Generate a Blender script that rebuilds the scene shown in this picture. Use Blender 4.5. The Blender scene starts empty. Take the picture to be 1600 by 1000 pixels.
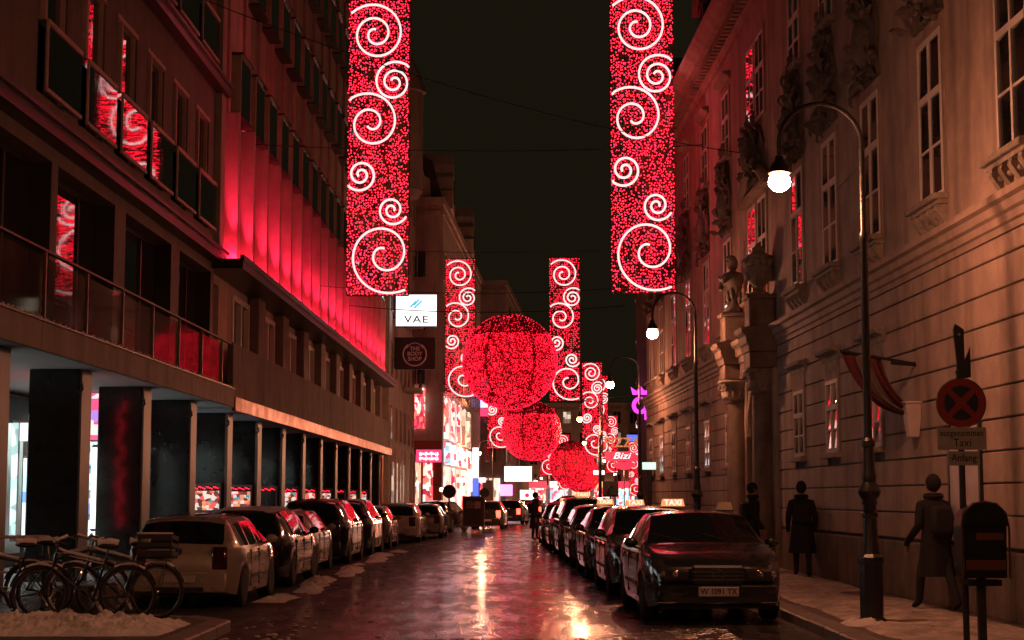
import bpy, bmesh, math, random
from mathutils import Vector, noise, Matrix
R = math.radians
random.seed(7)
scene = bpy.context.scene
COL = scene.collection

# ------------------------------------------------------------------ camera
F_PX, CX, CY, CAM_H = 2600.0, 800.0, 500.0, 1.65
PITCH = math.atan(277.0 / F_PX)
cam_d = bpy.data.cameras.new('camera')
cam_d.sensor_width = 36.0
cam_d.lens = 36.0 * F_PX / 1600.0
cam_d.clip_start = 0.1
cam_d.clip_end = 3000.0
cam = bpy.data.objects.new('camera', cam_d)
COL.objects.link(cam)
cam.location = (0, 0, CAM_H)
cam.rotation_euler = (math.pi / 2 + PITCH, 0, 0)
scene.camera = cam

# ------------------------------------------------------------------ night sky (city glow on low cloud)
world = bpy.data.worlds.new('World')
scene.world = world
world.use_nodes = True
wn, wl = world.node_tree.nodes, world.node_tree.links
wn.clear()
wo = wn.new('ShaderNodeOutputWorld')
sky = wn.new('ShaderNodeTexSky')
sky.sky_type = 'NISHITA'
sky.sun_disc = False
sky.sun_elevation = R(-6.0)
sky.sun_rotation = R(200)
bg = wn.new('ShaderNodeBackground')
bg.inputs['Strength'].default_value = 0.05
bg2 = wn.new('ShaderNodeBackground')
bg2.inputs['Color'].default_value = (0.0132, 0.0104, 0.0055, 1)
bg2.inputs['Strength'].default_value = 0.64
addn = wn.new('ShaderNodeAddShader')
wl.new(sky.outputs[0], bg.inputs[0])
wl.new(bg.outputs[0], addn.inputs[0])
wl.new(bg2.outputs[0], addn.inputs[1])
wl.new(addn.outputs[0], wo.inputs[0])

vs = scene.view_settings
vs.view_transform = 'Standard'
vs.look = 'None'
vs.exposure = 0.0
vs.gamma = 1.0
vs.use_curve_mapping = False
scene.cycles.use_denoising = True
scene.cycles.use_adaptive_sampling = True
scene.cycles.adaptive_threshold = 0.025
scene.cycles.max_bounces = 6
scene.cycles.diffuse_bounces = 2
scene.cycles.glossy_bounces = 4
scene.cycles.transmission_bounces = 6
scene.cycles.transparent_max_bounces = 8
scene.cycles.sample_clamp_indirect = 4.0
scene.cycles.use_light_tree = True
scene.cycles.caustics_reflective = False
scene.cycles.caustics_refractive = False


def at(px, py, Y):
    """world point seen at a photo pixel (1600x1000) at depth Y"""
    a, b = (px - CX) / F_PX, (CY - py) / F_PX
    dy = math.cos(PITCH) - b * math.sin(PITCH)
    dz = math.sin(PITCH) + b * math.cos(PITCH)
    t = Y / dy
    return Vector((a * t, Y, CAM_H + dz * t))


# ------------------------------------------------------------------ materials
MATS = {}


def mat(name, col, rough=0.6, metal=0.0, var=0.0, vscale=4.0, bump=0.0, bscale=30.0, coat=0.0, spec=0.5,
        emit=None, estr=0.0, alpha=1.0, rvar=0.0, stain=0.0, sample='AUTO', stretch=(1, 1, 1)):
    if name in MATS:
        return MATS[name]
    m = bpy.data.materials.new(name)
    m.use_nodes = True
    nt = m.node_tree
    n, l = nt.nodes, nt.links
    b = n['Principled BSDF']
    b.inputs['Base Color'].default_value = (*col, 1)
    b.inputs['Roughness'].default_value = rough
    b.inputs['Metallic'].default_value = metal
    b.inputs['Coat Weight'].default_value = coat
    b.inputs['Specular IOR Level'].default_value = spec
    b.inputs['Alpha'].default_value = alpha
    tc = None

    def coords():
        nonlocal tc
        if tc is None:
            g = n.new('ShaderNodeNewGeometry')
            mp = n.new('ShaderNodeMapping')
            mp.inputs['Scale'].default_value = stretch
            l.new(g.outputs['Position'], mp.inputs[0])
            tc = mp
        return tc.outputs[0]
    if var > 0:
        t = n.new('ShaderNodeTexNoise')
        t.inputs['Scale'].default_value = vscale
        t.inputs['Detail'].default_value = 5
        t.inputs['Roughness'].default_value = 0.65
        l.new(coords(), t.inputs['Vector'])
        r = n.new('ShaderNodeValToRGB')
        r.color_ramp.elements[0].position = 0.28
        r.color_ramp.elements[1].position = 0.75
        r.color_ramp.elements[0].color = (*[c * (1 - var) for c in col], 1)
        r.color_ramp.elements[1].color = (*[min(1, c * (1 + var)) for c in col], 1)
        l.new(t.outputs['Fac'], r.inputs[0])
        last = r.outputs[0]
        if stain > 0:
            t2 = n.new('ShaderNodeTexNoise')
            t2.inputs['Scale'].default_value = 1.0
            t2.inputs['Detail'].default_value = 6
            mp2 = n.new('ShaderNodeMapping')
            mp2.inputs['Scale'].default_value = (2.2, 2.2, 0.35)
            l.new(coords(), mp2.inputs[0])
            l.new(mp2.outputs[0], t2.inputs['Vector'])
            mr = n.new('ShaderNodeMapRange')
            mr.inputs[1].default_value = 0.45
            mr.inputs[2].default_value = 0.7
            mr.inputs[3].default_value = 0.0
            mr.inputs[4].default_value = stain
            l.new(t2.outputs['Fac'], mr.inputs[0])
            mx = n.new('ShaderNodeMixRGB')
            mx.blend_type = 'MULTIPLY'
            l.new(mr.outputs[0], mx.inputs[0])
            l.new(last, mx.inputs[1])
            mx.inputs[2].default_value = (0.35, 0.32, 0.3, 1)
            last = mx.outputs[0]
        l.new(last, b.inputs['Base Color'])
    if rvar > 0:
        t = n.new('ShaderNodeTexNoise')
        t.inputs['Scale'].default_value = vscale * 0.6
        t.inputs['Detail'].default_value = 5
        l.new(coords(), t.inputs['Vector'])
        mr = n.new('ShaderNodeMapRange')
        mr.inputs[1].default_value = 0.3
        mr.inputs[2].default_value = 0.7
        mr.inputs[3].default_value = max(0.02, rough - rvar)
        mr.inputs[4].default_value = min(1, rough + rvar)
        l.new(t.outputs['Fac'], mr.inputs[0])
        l.new(mr.outputs[0], b.inputs['Roughness'])
    if bump > 0:
        t = n.new('ShaderNodeTexNoise')
        t.inputs['Scale'].default_value = bscale
        t.inputs['Detail'].default_value = 5
        l.new(coords(), t.inputs['Vector'])
        bp = n.new('ShaderNodeBump')
        bp.inputs['Strength'].default_value = bump
        bp.inputs['Distance'].default_value = 0.02
        l.new(t.outputs['Fac'], bp.inputs['Height'])
        l.new(bp.outputs[0], b.inputs['Normal'])
    if emit:
        b.inputs['Emission Color'].default_value = (*emit, 1)
        b.inputs['Emission Strength'].default_value = estr
        m.cycles.emission_sampling = sample
    MATS[name] = m
    return m


def goods_mat(name, cols, estr, scale=(3, 3, 6), bright=(0.6, 0.6, 0.6)):
    """a lit shop interior / lit display: coloured blocks that glow"""
    if name in MATS:
        return MATS[name]
    m = bpy.data.materials.new(name)
    m.use_nodes = True
    n, l = m.node_tree.nodes, m.node_tree.links
    b = n['Principled BSDF']
    g = n.new('ShaderNodeNewGeometry')
    mp = n.new('ShaderNodeMapping')
    mp.inputs['Scale'].default_value = scale
    l.new(g.outputs['Position'], mp.inputs[0])
    v = n.new('ShaderNodeTexVoronoi')
    v.distance = 'CHEBYCHEV'
    v.inputs['Scale'].default_value = 1.0
    l.new(mp.outputs[0], v.inputs['Vector'])
    r = n.new('ShaderNodeValToRGB')
    r.color_ramp.interpolation = 'CONSTANT'
    el = r.color_ramp.elements
    for i, c in enumerate(cols):
        p = i / len(cols)
        e = el[i] if i < 2 else el.new(p)
        e.position = p
        e.color = (*c, 1)
    sx = n.new('ShaderNodeSeparateColor')
    l.new(v.outputs['Color'], sx.inputs[0])
    l.new(sx.outputs[0], r.inputs[0])
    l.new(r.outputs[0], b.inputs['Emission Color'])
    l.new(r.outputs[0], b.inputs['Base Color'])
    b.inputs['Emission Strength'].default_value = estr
    MATS[name] = m
    return m


STUCCO = mat('stucco', (0.47, 0.345, 0.28), 0.85, var=0.24, vscale=1.6, bump=0.45, bscale=22, stain=0.55)
STUCCO_T = mat('stucco_trim', (0.41, 0.30, 0.24), 0.8, var=0.2, vscale=2.5, bump=0.25, bscale=30, stain=0.4)
CARVED = mat('carved_stone', (0.16, 0.13, 0.11), 0.9, var=0.45, vscale=6, bump=0.6, bscale=22)
CARVED_L = mat('carved_pale_stone', (0.34, 0.28, 0.23), 0.9, var=0.4, vscale=5, bump=0.5, bscale=22)
PLINTH = mat('plinth_stone', (0.2, 0.165, 0.14), 0.85, var=0.3, vscale=3, bump=0.4, bscale=20, stain=0.5)
WHITEPAINT = mat('white_window_paint', (0.72, 0.66, 0.6), 0.5, var=0.1, vscale=5)
GLASS = mat('window_glass', (0.012, 0.012, 0.013), 0.035, spec=0.9, coat=0.5)
GLASS_W = mat('wavy_window_glass', (0.012, 0.011, 0.012), 0.03, spec=1.0, coat=0.6, bump=0.10, bscale=1.8)
GLASS_R = mat('parlour_window_glass', (0.012, 0.011, 0.012), 0.04, spec=1.0, coat=1.0, bump=0.06, bscale=2.5)
DARKWALL = mat('dark_facade_stone', (0.19, 0.145, 0.125), 0.7, var=0.2, vscale=2.2, bump=0.15, bscale=30, stain=0.4)
DARKMETAL = mat('dark_facade_metal', (0.035, 0.03, 0.027), 0.35, metal=0.3, var=0.2, vscale=3)
BRONZE = mat('pink_bronze_frame', (0.6, 0.4, 0.36), 0.5, metal=0.0, var=0.15, vscale=4)
BWALL = mat('pale_facade_stone', (0.46, 0.36, 0.31), 0.75, var=0.18, vscale=1.6, bump=0.15, bscale=20, stain=0.4)
PARAPET = mat('stained_concrete', (0.17, 0.13, 0.105), 0.8, var=0.25, vscale=2.0, bump=0.25, bscale=25, stain=0.7)
FASCIA = mat('fascia_stone', (0.26, 0.2, 0.165), 0.7, var=0.18, vscale=2.5, bump=0.2, bscale=25, stain=0.5)
SOFFIT = mat('soffit_plaster', (0.55, 0.5, 0.5), 0.8, var=0.08, vscale=2)
COPPER = mat('copper_fascia', (0.27, 0.085, 0.06), 0.4, metal=0.9, var=0.3, vscale=3, bump=0.1, bscale=8, rvar=0.12)
PILLAR = mat('black_polished_stone', (0.018, 0.016, 0.015), 0.12, spec=0.5, var=0.3, vscale=5)
PILLAR_S = mat('brown_polished_stone', (0.07, 0.047, 0.04), 0.45, spec=0.6, var=0.3, vscale=6)
CHROME = mat('brushed_metal_edge', (0.24, 0.17, 0.15), 0.38, metal=1.0, rvar=0.1)
BLACKIRON = mat('black_iron', (0.018, 0.017, 0.016), 0.35, spec=0.6, var=0.3, vscale=12, bump=0.2, bscale=40)
SNOW = mat('dirty_snow', (0.78, 0.70, 0.66), 0.75, var=0.35, vscale=3.5, bump=0.6, bscale=14)
SNOW_C = mat('clean_snow', (0.75, 0.7, 0.68), 0.8, var=0.1, vscale=6, bump=0.3, bscale=25)
SLUSH = mat('trodden_slush', (0.5, 0.43, 0.38), 0.6, var=0.6, vscale=2.6, bump=0.9, bscale=9, rvar=0.25)
WIRE = mat('black_cable', (0.02, 0.018, 0.017), 0.6)
REDWIRE = mat('red_cable', (0.22, 0.012, 0.02), 0.5)
BULB = mat('red_bulb', (0.6, 0.02, 0.04), 0.4, emit=(1.0, 0.010, 0.033), estr=13.0)
BULB_F = mat('red_bulb_far', (0.6, 0.02, 0.04), 0.4, emit=(1.0, 0.013, 0.042), estr=3.6)
ROPE = mat('white_rope_light', (0.9, 0.85, 0.85), 0.4, emit=(1.0, 0.80, 0.77), estr=1.15)
UPLIGHT = mat('red_uplight', (0.6, 0.02, 0.04), 0.4, emit=(1.0, 0.012, 0.055), estr=330.0)
SODIUM = mat('lamp_glow', (1, 0.8, 0.5), 0.4, emit=(1.0, 0.37, 0.19), estr=520.0)
SODIUM_F = mat('lamp_glow_far', (1, 0.8, 0.5), 0.4, emit=(1.0, 0.48, 0.18), estr=12.0)


# ------------------------------------------------------------------ mesh helpers
class MB:
    def __init__(s):
        s.v, s.f = [], []

    def add(s, vs_, fs):
        o = len(s.v)
        s.v += [tuple(v) for v in vs_]
        s.f += [tuple(i + o for i in f) for f in fs]
        return s

    def box(s, x0, x1, y0, y1, z0, z1):
        return s.add([(x0, y0, z0), (x1, y0, z0), (x1, y1, z0), (x0, y1, z0), (x0, y0, z1), (x1, y0, z1), (x1, y1, z1), (x0, y1, z1)],
                     [(0, 3, 2, 1), (4, 5, 6, 7), (0, 1, 5, 4), (1, 2, 6, 5), (2, 3, 7, 6), (3, 0, 4, 7)])

    def cbox(s, c, d):
        return s.box(c[0] - d[0] / 2, c[0] + d[0] / 2, c[1] - d[1] / 2, c[1] + d[1] / 2, c[2] - d[2] / 2, c[2] + d[2] / 2)

    def bevbox(s, x0, x1, y0, y1, z0, z1, b):
        """box with bevelled edges: 24 corner verts"""
        bm = bmesh.new()
        bmesh.ops.create_cube(bm, size=1)
        for v in bm.verts:
            v.co = Vector(((x0 + x1) / 2 + v.co.x * (x1 - x0), (y0 + y1) / 2 + v.co.y * (y1 - y0), (z0 + z1) / 2 + v.co.z * (z1 - z0)))
        bmesh.ops.bevel(bm, geom=list(bm.edges), offset=b, segments=1, affect='EDGES')
        bm.verts.index_update()
        s.add([v.co for v in bm.verts], [[v.index for v in f.verts] for f in bm.faces])
        bm.free()
        return s

    def prism(s, poly, a0, a1, axis='y'):
        """extrude a 2D polygon; axis y: poly=(x,z); axis x: poly=(y,z); axis z: poly=(x,y)"""
        n = len(poly)
        mk = {'y': lambda p, a: (p[0], a, p[1]), 'x': lambda p, a: (a, p[0], p[1]), 'z': lambda p, a: (p[0], p[1], a)}[axis]
        vs_ = [mk(p, a0) for p in poly] + [mk(p, a1) for p in poly]
        fs = [tuple(range(n))[::-1], tuple(range(n, 2 * n))] + [(i, (i + 1) % n, n + (i + 1) % n, n + i) for i in range(n)]
        return s.add(vs_, fs)

    def lathe(s, prof, c=(0, 0, 0), n=16, axis='z', cap=True):
        vs_, fs = [], []
        for r, h in prof:
            for k in range(n):
                a = 2 * math.pi * k / n
                p = (r * math.cos(a), r * math.sin(a), h)
                if axis == 'y':
                    p = (p[0], p[2], p[1])
                elif axis == 'x':
                    p = (p[2], p[0], p[1])
                vs_.append((c[0] + p[0], c[1] + p[1], c[2] + p[2]))
        for i in range(len(prof) - 1):
            for k in range(n):
                k2 = (k + 1) % n
                fs.append((i * n + k, i * n + k2, (i + 1) * n + k2, (i + 1) * n + k))
        if cap:
            fs.append(tuple(range(n))[::-1])
            fs.append(tuple((len(prof) - 1) * n + k for k in range(n)))
        return s.add(vs_, fs)

    def tube(s, path, r, n=8, closed=False):
        pts = [Vector(p) for p in path]
        m = len(pts)
        rs = r if isinstance(r, (list, tuple)) else [r] * m
        vs_, fs = [], []
        ref = None
        for i, p in enumerate(pts):
            a = pts[i - 1] if (i > 0 or closed) else p
            b = pts[(i + 1) % m] if (i < m - 1 or closed) else p
            t = (b - a).normalized()
            if ref is None:
                ref = Vector((0, 0, 1)) if abs(t.z) < 0.9 else Vector((0, 1, 0))
            u = t.cross(ref)
            if u.length < 1e-5:
                u = t.orthogonal()
            u.normalize()
            w = u.cross(t).normalized()
            ref = w
            for k in range(n):
                q = 2 * math.pi * k / n
                vs_.append(p + (u * math.cos(q) + w * math.sin(q)) * rs[i])
        for i in range(m if closed else m - 1):
            j = (i + 1) % m
            for k in range(n):
                k2 = (k + 1) % n
                fs.append((i * n + k, j * n + k, j * n + k2, i * n + k2))
        if not closed:
            fs.append(tuple(range(n)))
            fs.append(tuple((m - 1) * n + k for k in range(n))[::-1])
        return s.add(vs_, fs)

    def octa(s, c, r):
        x, y, z = c
        return s.add([(x + r, y, z), (x - r, y, z), (x, y + r, z), (x, y - r, z), (x, y, z + r), (x, y, z - r)],
                     [(0, 2, 4), (2, 1, 4), (1, 3, 4), (3, 0, 4), (2, 0, 5), (1, 2, 5), (3, 1, 5), (0, 3, 5)])

    def sphere(s, c, r, nu=12, nv=8, sc=(1, 1, 1)):
        prof = []
        vs_, fs = [], []
        for i in range(nv + 1):
            a = math.pi * i / nv
            for k in range(nu):
                q = 2 * math.pi * k / nu
                rr = max(0.02, math.sin(a))
                vs_.append((c[0] + r * sc[0] * rr * math.cos(q), c[1] + r * sc[1] * rr * math.sin(q), c[2] - r * sc[2] * math.cos(a)))
        for i in range(nv):
            for k in range(nu):
                k2 = (k + 1) % nu
                fs.append((i * nu + k, i * nu + k2, (i + 1) * nu + k2, (i + 1) * nu + k))
        fs.append(tuple(range(nu))[::-1])
        fs.append(tuple(nv * nu + k for k in range(nu)))
        return s.add(vs_, fs)

    def mesh(s, name, m=None, smooth=False, sharp=40):
        me = bpy.data.meshes.new(name)
        me.from_pydata(s.v, [], s.f)
        me.update()
        if m:
            me.materials.append(m)
        if smooth:
            me.shade_smooth()
            me.set_sharp_from_angle(angle=R(sharp))
        return me

    def build(s, name, m, parent=None, smooth=False, loc=None, sharp=40):
        return link(name, s.mesh(name, m, smooth, sharp), parent, loc)


def link(name, data, parent=None, loc=None, rotz=None):
    o = bpy.data.objects.new(name, data)
    COL.objects.link(o)
    if parent is not None:
        o.parent = parent
    if loc is not None:
        o.location = loc
    if rotz is not None:
        o.rotation_euler = (0, 0, rotz)
    return o


def tag(o, label=None, cat=None, group=None, kind=None):
    if label:
        o['label'] = label
    if cat:
        o['category'] = cat
    if group:
        o['group'] = group
    if kind:
        o['kind'] = kind
    return o


def empty(name, loc, rotz=0.0, label=None, cat=None, group=None):
    o = link(name, None, None, loc, rotz)
    o.empty_display_size = 0.2
    return tag(o, label, cat, group)


def copy_tree(o, parent=None):
    c = o.copy()
    COL.objects.link(c)
    c.parent = parent
    for ch in o.children:
        copy_tree(ch, c)
    return c


def text(name, body, size, m, parent, loc, rot=(math.pi / 2, 0, 0), ext=0.004, sx=1.0, bold=0.0, spacing=1.0, align='CENTER', shear=0.0):
    c = bpy.data.curves.new(name, 'FONT')
    c.body = body
    c.size = size
    c.extrude = ext
    c.offset = bold
    c.align_x = align
    c.align_y = 'CENTER'
    c.space_character = spacing
    c.shear = shear
    c.materials.append(m)
    tmp = bpy.data.objects.new(name, c)
    COL.objects.link(tmp)
    me = bpy.data.meshes.new_from_object(tmp.evaluated_get(bpy.context.evaluated_depsgraph_get()))
    bpy.data.objects.remove(tmp)
    bpy.data.curves.remove(c)
    me.materials.clear()
    me.materials.append(m)
    o = bpy.data.objects.new(name, me)
    COL.objects.link(o)
    o.parent = parent
    o.location = loc
    o.rotation_euler = rot
    o.scale = (sx, 1, 1)
    return o


def wall_with_holes(mb, x0, x1, y0, y1, z0, z1, holes):
    """solid wall in local frame between y0..y1, with rectangular openings (ya,yb,za,zb) sharing no y-range"""
    hs = sorted(h for h in holes if h[1] > y0 and h[0] < y1)
    c = y0
    for ya, yb, za, zb in hs:
        if ya > c:
            mb.box(x0, x1, c, ya, z0, z1)
        if za > z0:
            mb.box(x0, x1, ya, yb, z0, za)
        if zb < z1:
            mb.box(x0, x1, ya, yb, zb, z1)
        c = yb
    if c < y1:
        mb.box(x0, x1, c, y1, z0, z1)
    return mb


# ------------------------------------------------------------------ ground, road, pavements
def road_material():
    m = bpy.data.materials.new('wet_asphalt')
    m.use_nodes = True
    n, l = m.node_tree.nodes, m.node_tree.links
    b = n['Principled BSDF']
    g = n.new('ShaderNodeNewGeometry')
    # patches of water against drier, rougher tarmac
    big = n.new('ShaderNodeTexNoise')
    big.inputs['Scale'].default_value = 0.55
    big.inputs['Detail'].default_value = 6
    big.inputs['Roughness'].default_value = 0.6
    mp = n.new('ShaderNodeMapping')
    mp.inputs['Scale'].default_value = (1.0, 0.45, 1)
    l.new(g.outputs['Position'], mp.inputs[0])
    l.new(mp.outputs[0], big.inputs['Vector'])
    # wet lane: the middle of the carriageway is wet, the gutter on the left is matt slush
    sp = n.new('ShaderNodeSeparateXYZ')
    l.new(g.outputs['Position'], sp.inputs[0])
    lane = n.new('ShaderNodeMapRange')
    lane.interpolation_type = 'SMOOTHSTEP'
    lane.inputs[1].default_value = -2.6
    lane.inputs[2].default_value = -1.3
    lane.inputs[3].default_value = 0.30
    lane.inputs[4].default_value = 0.0
    l.new(sp.outputs[0], lane.inputs[0])
    rr = n.new('ShaderNodeMapRange')
    rr.inputs[1].default_value = 0.40
    rr.inputs[2].default_value = 0.58
    rr.inputs[3].default_value = 0.08
    rr.inputs[4].default_value = 0.42
    mid = n.new('ShaderNodeTexNoise')
    mid.inputs['Scale'].default_value = 3.2
    mid.inputs['Detail'].default_value = 6
    mid.inputs['Roughness'].default_value = 0.7
    mp3 = n.new('ShaderNodeMapping')
    mp3.inputs['Scale'].default_value = (1.0, 0.22, 1)
    l.new(g.outputs['Position'], mp3.inputs[0])
    l.new(mp3.outputs[0], mid.inputs['Vector'])
    bm_ = n.new('ShaderNodeMath')
    bm_.operation = 'MULTIPLY_ADD'
    bm_.inputs[1].default_value = 0.62
    l.new(mid.outputs['Fac'], bm_.inputs[0])
    bs_ = n.new('ShaderNodeMath')
    bs_.operation = 'MULTIPLY'
    bs_.inputs[1].default_value = 0.38
    l.new(big.outputs['Fac'], bs_.inputs[0])
    l.new(bs_.outputs[0], bm_.inputs[2])
    l.new(bm_.outputs[0], rr.inputs[0])
    ad = n.new('ShaderNodeMath')
    ad.operation = 'ADD'
    l.new(rr.outputs[0], ad.inputs[0])
    l.new(lane.outputs[0], ad.inputs[1])
    l.new(ad.outputs[0], b.inputs['Roughness'])
    cr = n.new('ShaderNodeValToRGB')
    cr.color_ramp.elements[0].color = (0.03, 0.027, 0.025, 1)
    cr.color_ramp.elements[1].color = (0.075, 0.065, 0.058, 1)
    fine = n.new('ShaderNodeTexNoise')
    fine.inputs['Scale'].default_value = 9
    fine.inputs['Detail'].default_value = 9
    l.new(g.outputs['Position'], fine.inputs['Vector'])
    l.new(fine.outputs['Fac'], cr.inputs[0])
    l.new(cr.outputs[0], b.inputs['Base Color'])
    sm = n.new('ShaderNodeMapRange')
    sm.interpolation_type = 'SMOOTHSTEP'
    sm.inputs[1].default_value = -2.9
    sm.inputs[2].default_value = -1.6
    sm.inputs[3].default_value = 0.06
    sm.inputs[4].default_value = 0.85
    wob = n.new('ShaderNodeMath')
    wob.operation = 'MULTIPLY_ADD'
    wob.inputs[1].default_value = 2.2
    l.new(big.outputs['Fac'], wob.inputs[0])
    ofs = n.new('ShaderNodeMath')
    ofs.operation = 'ADD'
    ofs.inputs[1].default_value = -1.1
    l.new(sp.outputs[0], ofs.inputs[0])
    l.new(ofs.outputs[0], wob.inputs[2])
    l.new(wob.outputs[0], sm.inputs[0])
    l.new(sm.outputs[0], b.inputs['Specular IOR Level'])
    cw = n.new('ShaderNodeMath')
    cw.operation = 'MULTIPLY'
    cw.inputs[1].default_value = 0.2
    l.new(sm.outputs[0], cw.inputs[0])
    l.new(cw.outputs[0], b.inputs['Coat Weight'])
    b.inputs['Coat Weight'].default_value = 0.15
    b.inputs['Coat Roughness'].default_value = 0.12
    st = n.new('ShaderNodeTexNoise')
    st.inputs['Scale'].default_value = 20
    st.inputs['Detail'].default_value = 7
    mp2 = n.new('ShaderNodeMapping')
    mp2.inputs['Scale'].default_value = (0.55, 1.0, 1)
    l.new(g.outputs['Position'], mp2.inputs[0])
    l.new(mp2.outputs[0], st.inputs['Vector'])
    bp = n.new('ShaderNodeBump')
    bp.inputs['Strength'].default_value = 0.55
    bp.inputs['Distance'].default_value = 0.012
    l.new(st.outputs['Fac'], bp.inputs['Height'])
    bp2 = n.new('ShaderNodeBump')
    bp2.inputs['Strength'].default_value = 0.5
    bp2.inputs['Distance'].default_value = 0.03
    l.new(mid.outputs['Fac'], bp2.inputs['Height'])
    l.new(bp.outputs[0], bp2.inputs['Normal'])
    l.new(bp2.outputs[0], b.inputs['Normal'])
    MATS['wet_asphalt'] = m
    return m


ROAD = road_material()
GROUND = mat('dark_wet_ground', (0.04, 0.035, 0.032), 0.4, var=0.3, vscale=1.5, bump=0.2, bscale=12)
PAVE = mat('slushy_pavement', (0.115, 0.095, 0.08), 0.6, var=0.5, vscale=1.8, bump=0.5, bscale=10, rvar=0.2)
KERB = mat('granite_kerb', (0.2, 0.175, 0.155), 0.5, var=0.3, vscale=14, bump=0.2, bscale=40)
SETT = mat('wet_granite_sett', (0.10, 0.085, 0.075), 0.22, var=0.35, vscale=9, bump=0.25, bscale=40, spec=0.7)

tag(MB().add([(-1500, -300, -0.02), (1500, -300, -0.02), (1500, 2500, -0.02), (-1500, 2500, -0.02)], [(0, 1, 2, 3)]).build('ground', GROUND), kind='structure')
# carriageway, following the bend to the right in the distance
CL = [(-20, 0), (60, 0), (75, 0.1), (95, 0.5), (122, 1.7), (150, 4.2), (171, 6.4), (200, 10), (260, 19), (340, 34)]


def bend(y):
    for (a, b), (c, d) in zip(CL, CL[1:]):
        if y <= c:
            return b + (d - b) * (y - a) / (c - a)
    return CL[-1][1]


rv = []
for y in [-20, 0, 20, 40, 60, 75, 90, 105, 122, 140, 160, 180, 200, 230, 260, 300, 340]:
    rv.append((bend(y) - 6.0, y, 0.0))
    rv.append((bend(y) + 4.0, y, 0.0))
road = tag(MB().add(rv, [(2 * i, 2 * i + 1, 2 * i + 3, 2 * i + 2) for i in range(len(rv) // 2 - 1)]).build('road', ROAD), kind='structure')
# pavements
tag(MB().box(3.95, 9.0, -10, 68, -0.1, 0.12).build('pavement_right', PAVE), kind='structure')
tag(MB().prism([(-14, -10), (-3.75, -10), (-3.75, 20.9), (-4.25, 21.6), (-5.95, 22.4), (-5.95, 62), (-5.0, 92), (-14, 92)], -0.1, 0.12, 'z').build('pavement_left', PAVE), kind='structure')
# kerb stones
ks = MB().bevbox(-0.15, 0.15, -0.49, 0.49, -0.1, 0.135, 0.02).mesh('kerb_stone', KERB)
kr = tag(link('kerb_right', None, None, (0, 0, 0)), kind='structure')
for i in range(46):
    link('kerb_stone', ks, kr, (3.83, 18.5 + i, 0.003 * (i % 3)))
kl = tag(link('kerb_left', None, None, (0, 0, 0)), kind='structure')
for i in range(6):
    link('kerb_stone', ks, kl, (-3.63, 15.4 + i, 0.003 * (i % 2)))
a = link('kerb_stone', ks, kl, (-3.9, 21.3, 0), R(35))
a = link('kerb_stone', ks, kl, (-4.62, 21.78, 0), R(62))
a = link('kerb_stone', ks, kl, (-5.5, 22.2, 0), R(64))
for i in range(39):
    link('kerb_stone', ks, kl, (-5.83, 23.1 + i, 0.003 * (i % 2)))
# worn granite setts showing through at the near edge of the carriageway
st_m = []
for q in range(4):
    st_m.append(MB().bevbox(-0.1, 0.1, -0.065, 0.065, -0.05, 0.012, 0.018).mesh('paving_sett', SETT))
    for v in st_m[-1].vertices:
        v.co += Vector((random.uniform(-.008, .008), random.uniform(-.006, .006), random.uniform(-.003, .003)))
k = 0
for r_ in range(17):
    for c_ in range(17):
        x = -0.95 + c_ * 0.215 + (0.1 if r_ % 2 else 0) + random.uniform(-.008, .008)
        # shallow segmental arcs
        y = 18.95 + r_ * 0.14 + 0.05 * math.cos((c_ - 8) * 0.75)
        if r_ > 5 and x < 0.55 + 0.12 * (r_ - 5) + random.uniform(-.25, .25):
            continue
        o = link('paving_sett', st_m[k % 4], road, (x, y, random.uniform(-0.006, 0.004)), random.uniform(-.06, .06))
        k += 1

# ------------------------------------------------------------------ left row: dark glazed block (arcade below)
LROT = -math.atan(0.0146)
LA = empty('arcade_office_building', (-8.38, 0, 0), LROT, 'dark office block with glass balustrade, tall framed windows and arcade beside the bicycles', 'building')
A0, A1 = 16.0, 43.4
COLY = [26.4 + 4.87 * i for i in range(14)]          # far (street) edge of every arcade pillar
pil = MB().bevbox(-0.95, -0.02, -0.72, 0, 0.1, 4.0, 0.02).mesh('pillar', PILLAR)
pil_s = MB().bevbox(-0.02, 0.025, -0.70, -0.02, 0.12, 3.99, 0.008).mesh('pillar_cladding', PILLAR_S)
pil_e = MB().box(-0.05, 0.03, -0.735, -0.715, 0.12, 3.985).mesh('metal_edge', CHROME)
hook = MB().tube([(0.0, -0.74, 3.7), (0.05, -0.8, 3.72), (0.07, -0.8, 3.62), (0.0, -0.8, 3.55), (-0.05, -0.78, 3.6)], 0.022, 6).mesh('cable_coil', WIRE)


def pillar(parent, y, edge=False):
    p = link('pillar', pil, parent, (0, y, 0))
    link('pillar_cladding', pil_s, p, (0, 0, 0))
    if edge:
        link('metal_edge', pil_e, p, (0, 0, 0))
    link('cable_coil', hook, p, (0, 0, 0))
    return p


for y in [21.5] + COLY[:4]:
    pillar(LA, y)
MB().box(-4.2, 0.42, A0, A1, 4.0, 4.3).build('soffit', SOFFIT, LA)
fp = MB().bevbox(0.42, 0.5, 0.004, 2.426, 3.98, 4.45, 0.012).mesh('fascia_panel', FASCIA)
for i in range(11):
    link('fascia_panel', fp, LA, (0, 16.7 + 2.43 * i, 0))
MB().box(-4.2, 0.41, A0, A1, 4.302, 4.42).build('balcony_floor', PARAPET, LA)
MB().box(0.3, 0.52, 16.7, A1, 4.452, 4.49).build('fascia_cap', DARKMETAL, LA)
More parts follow.
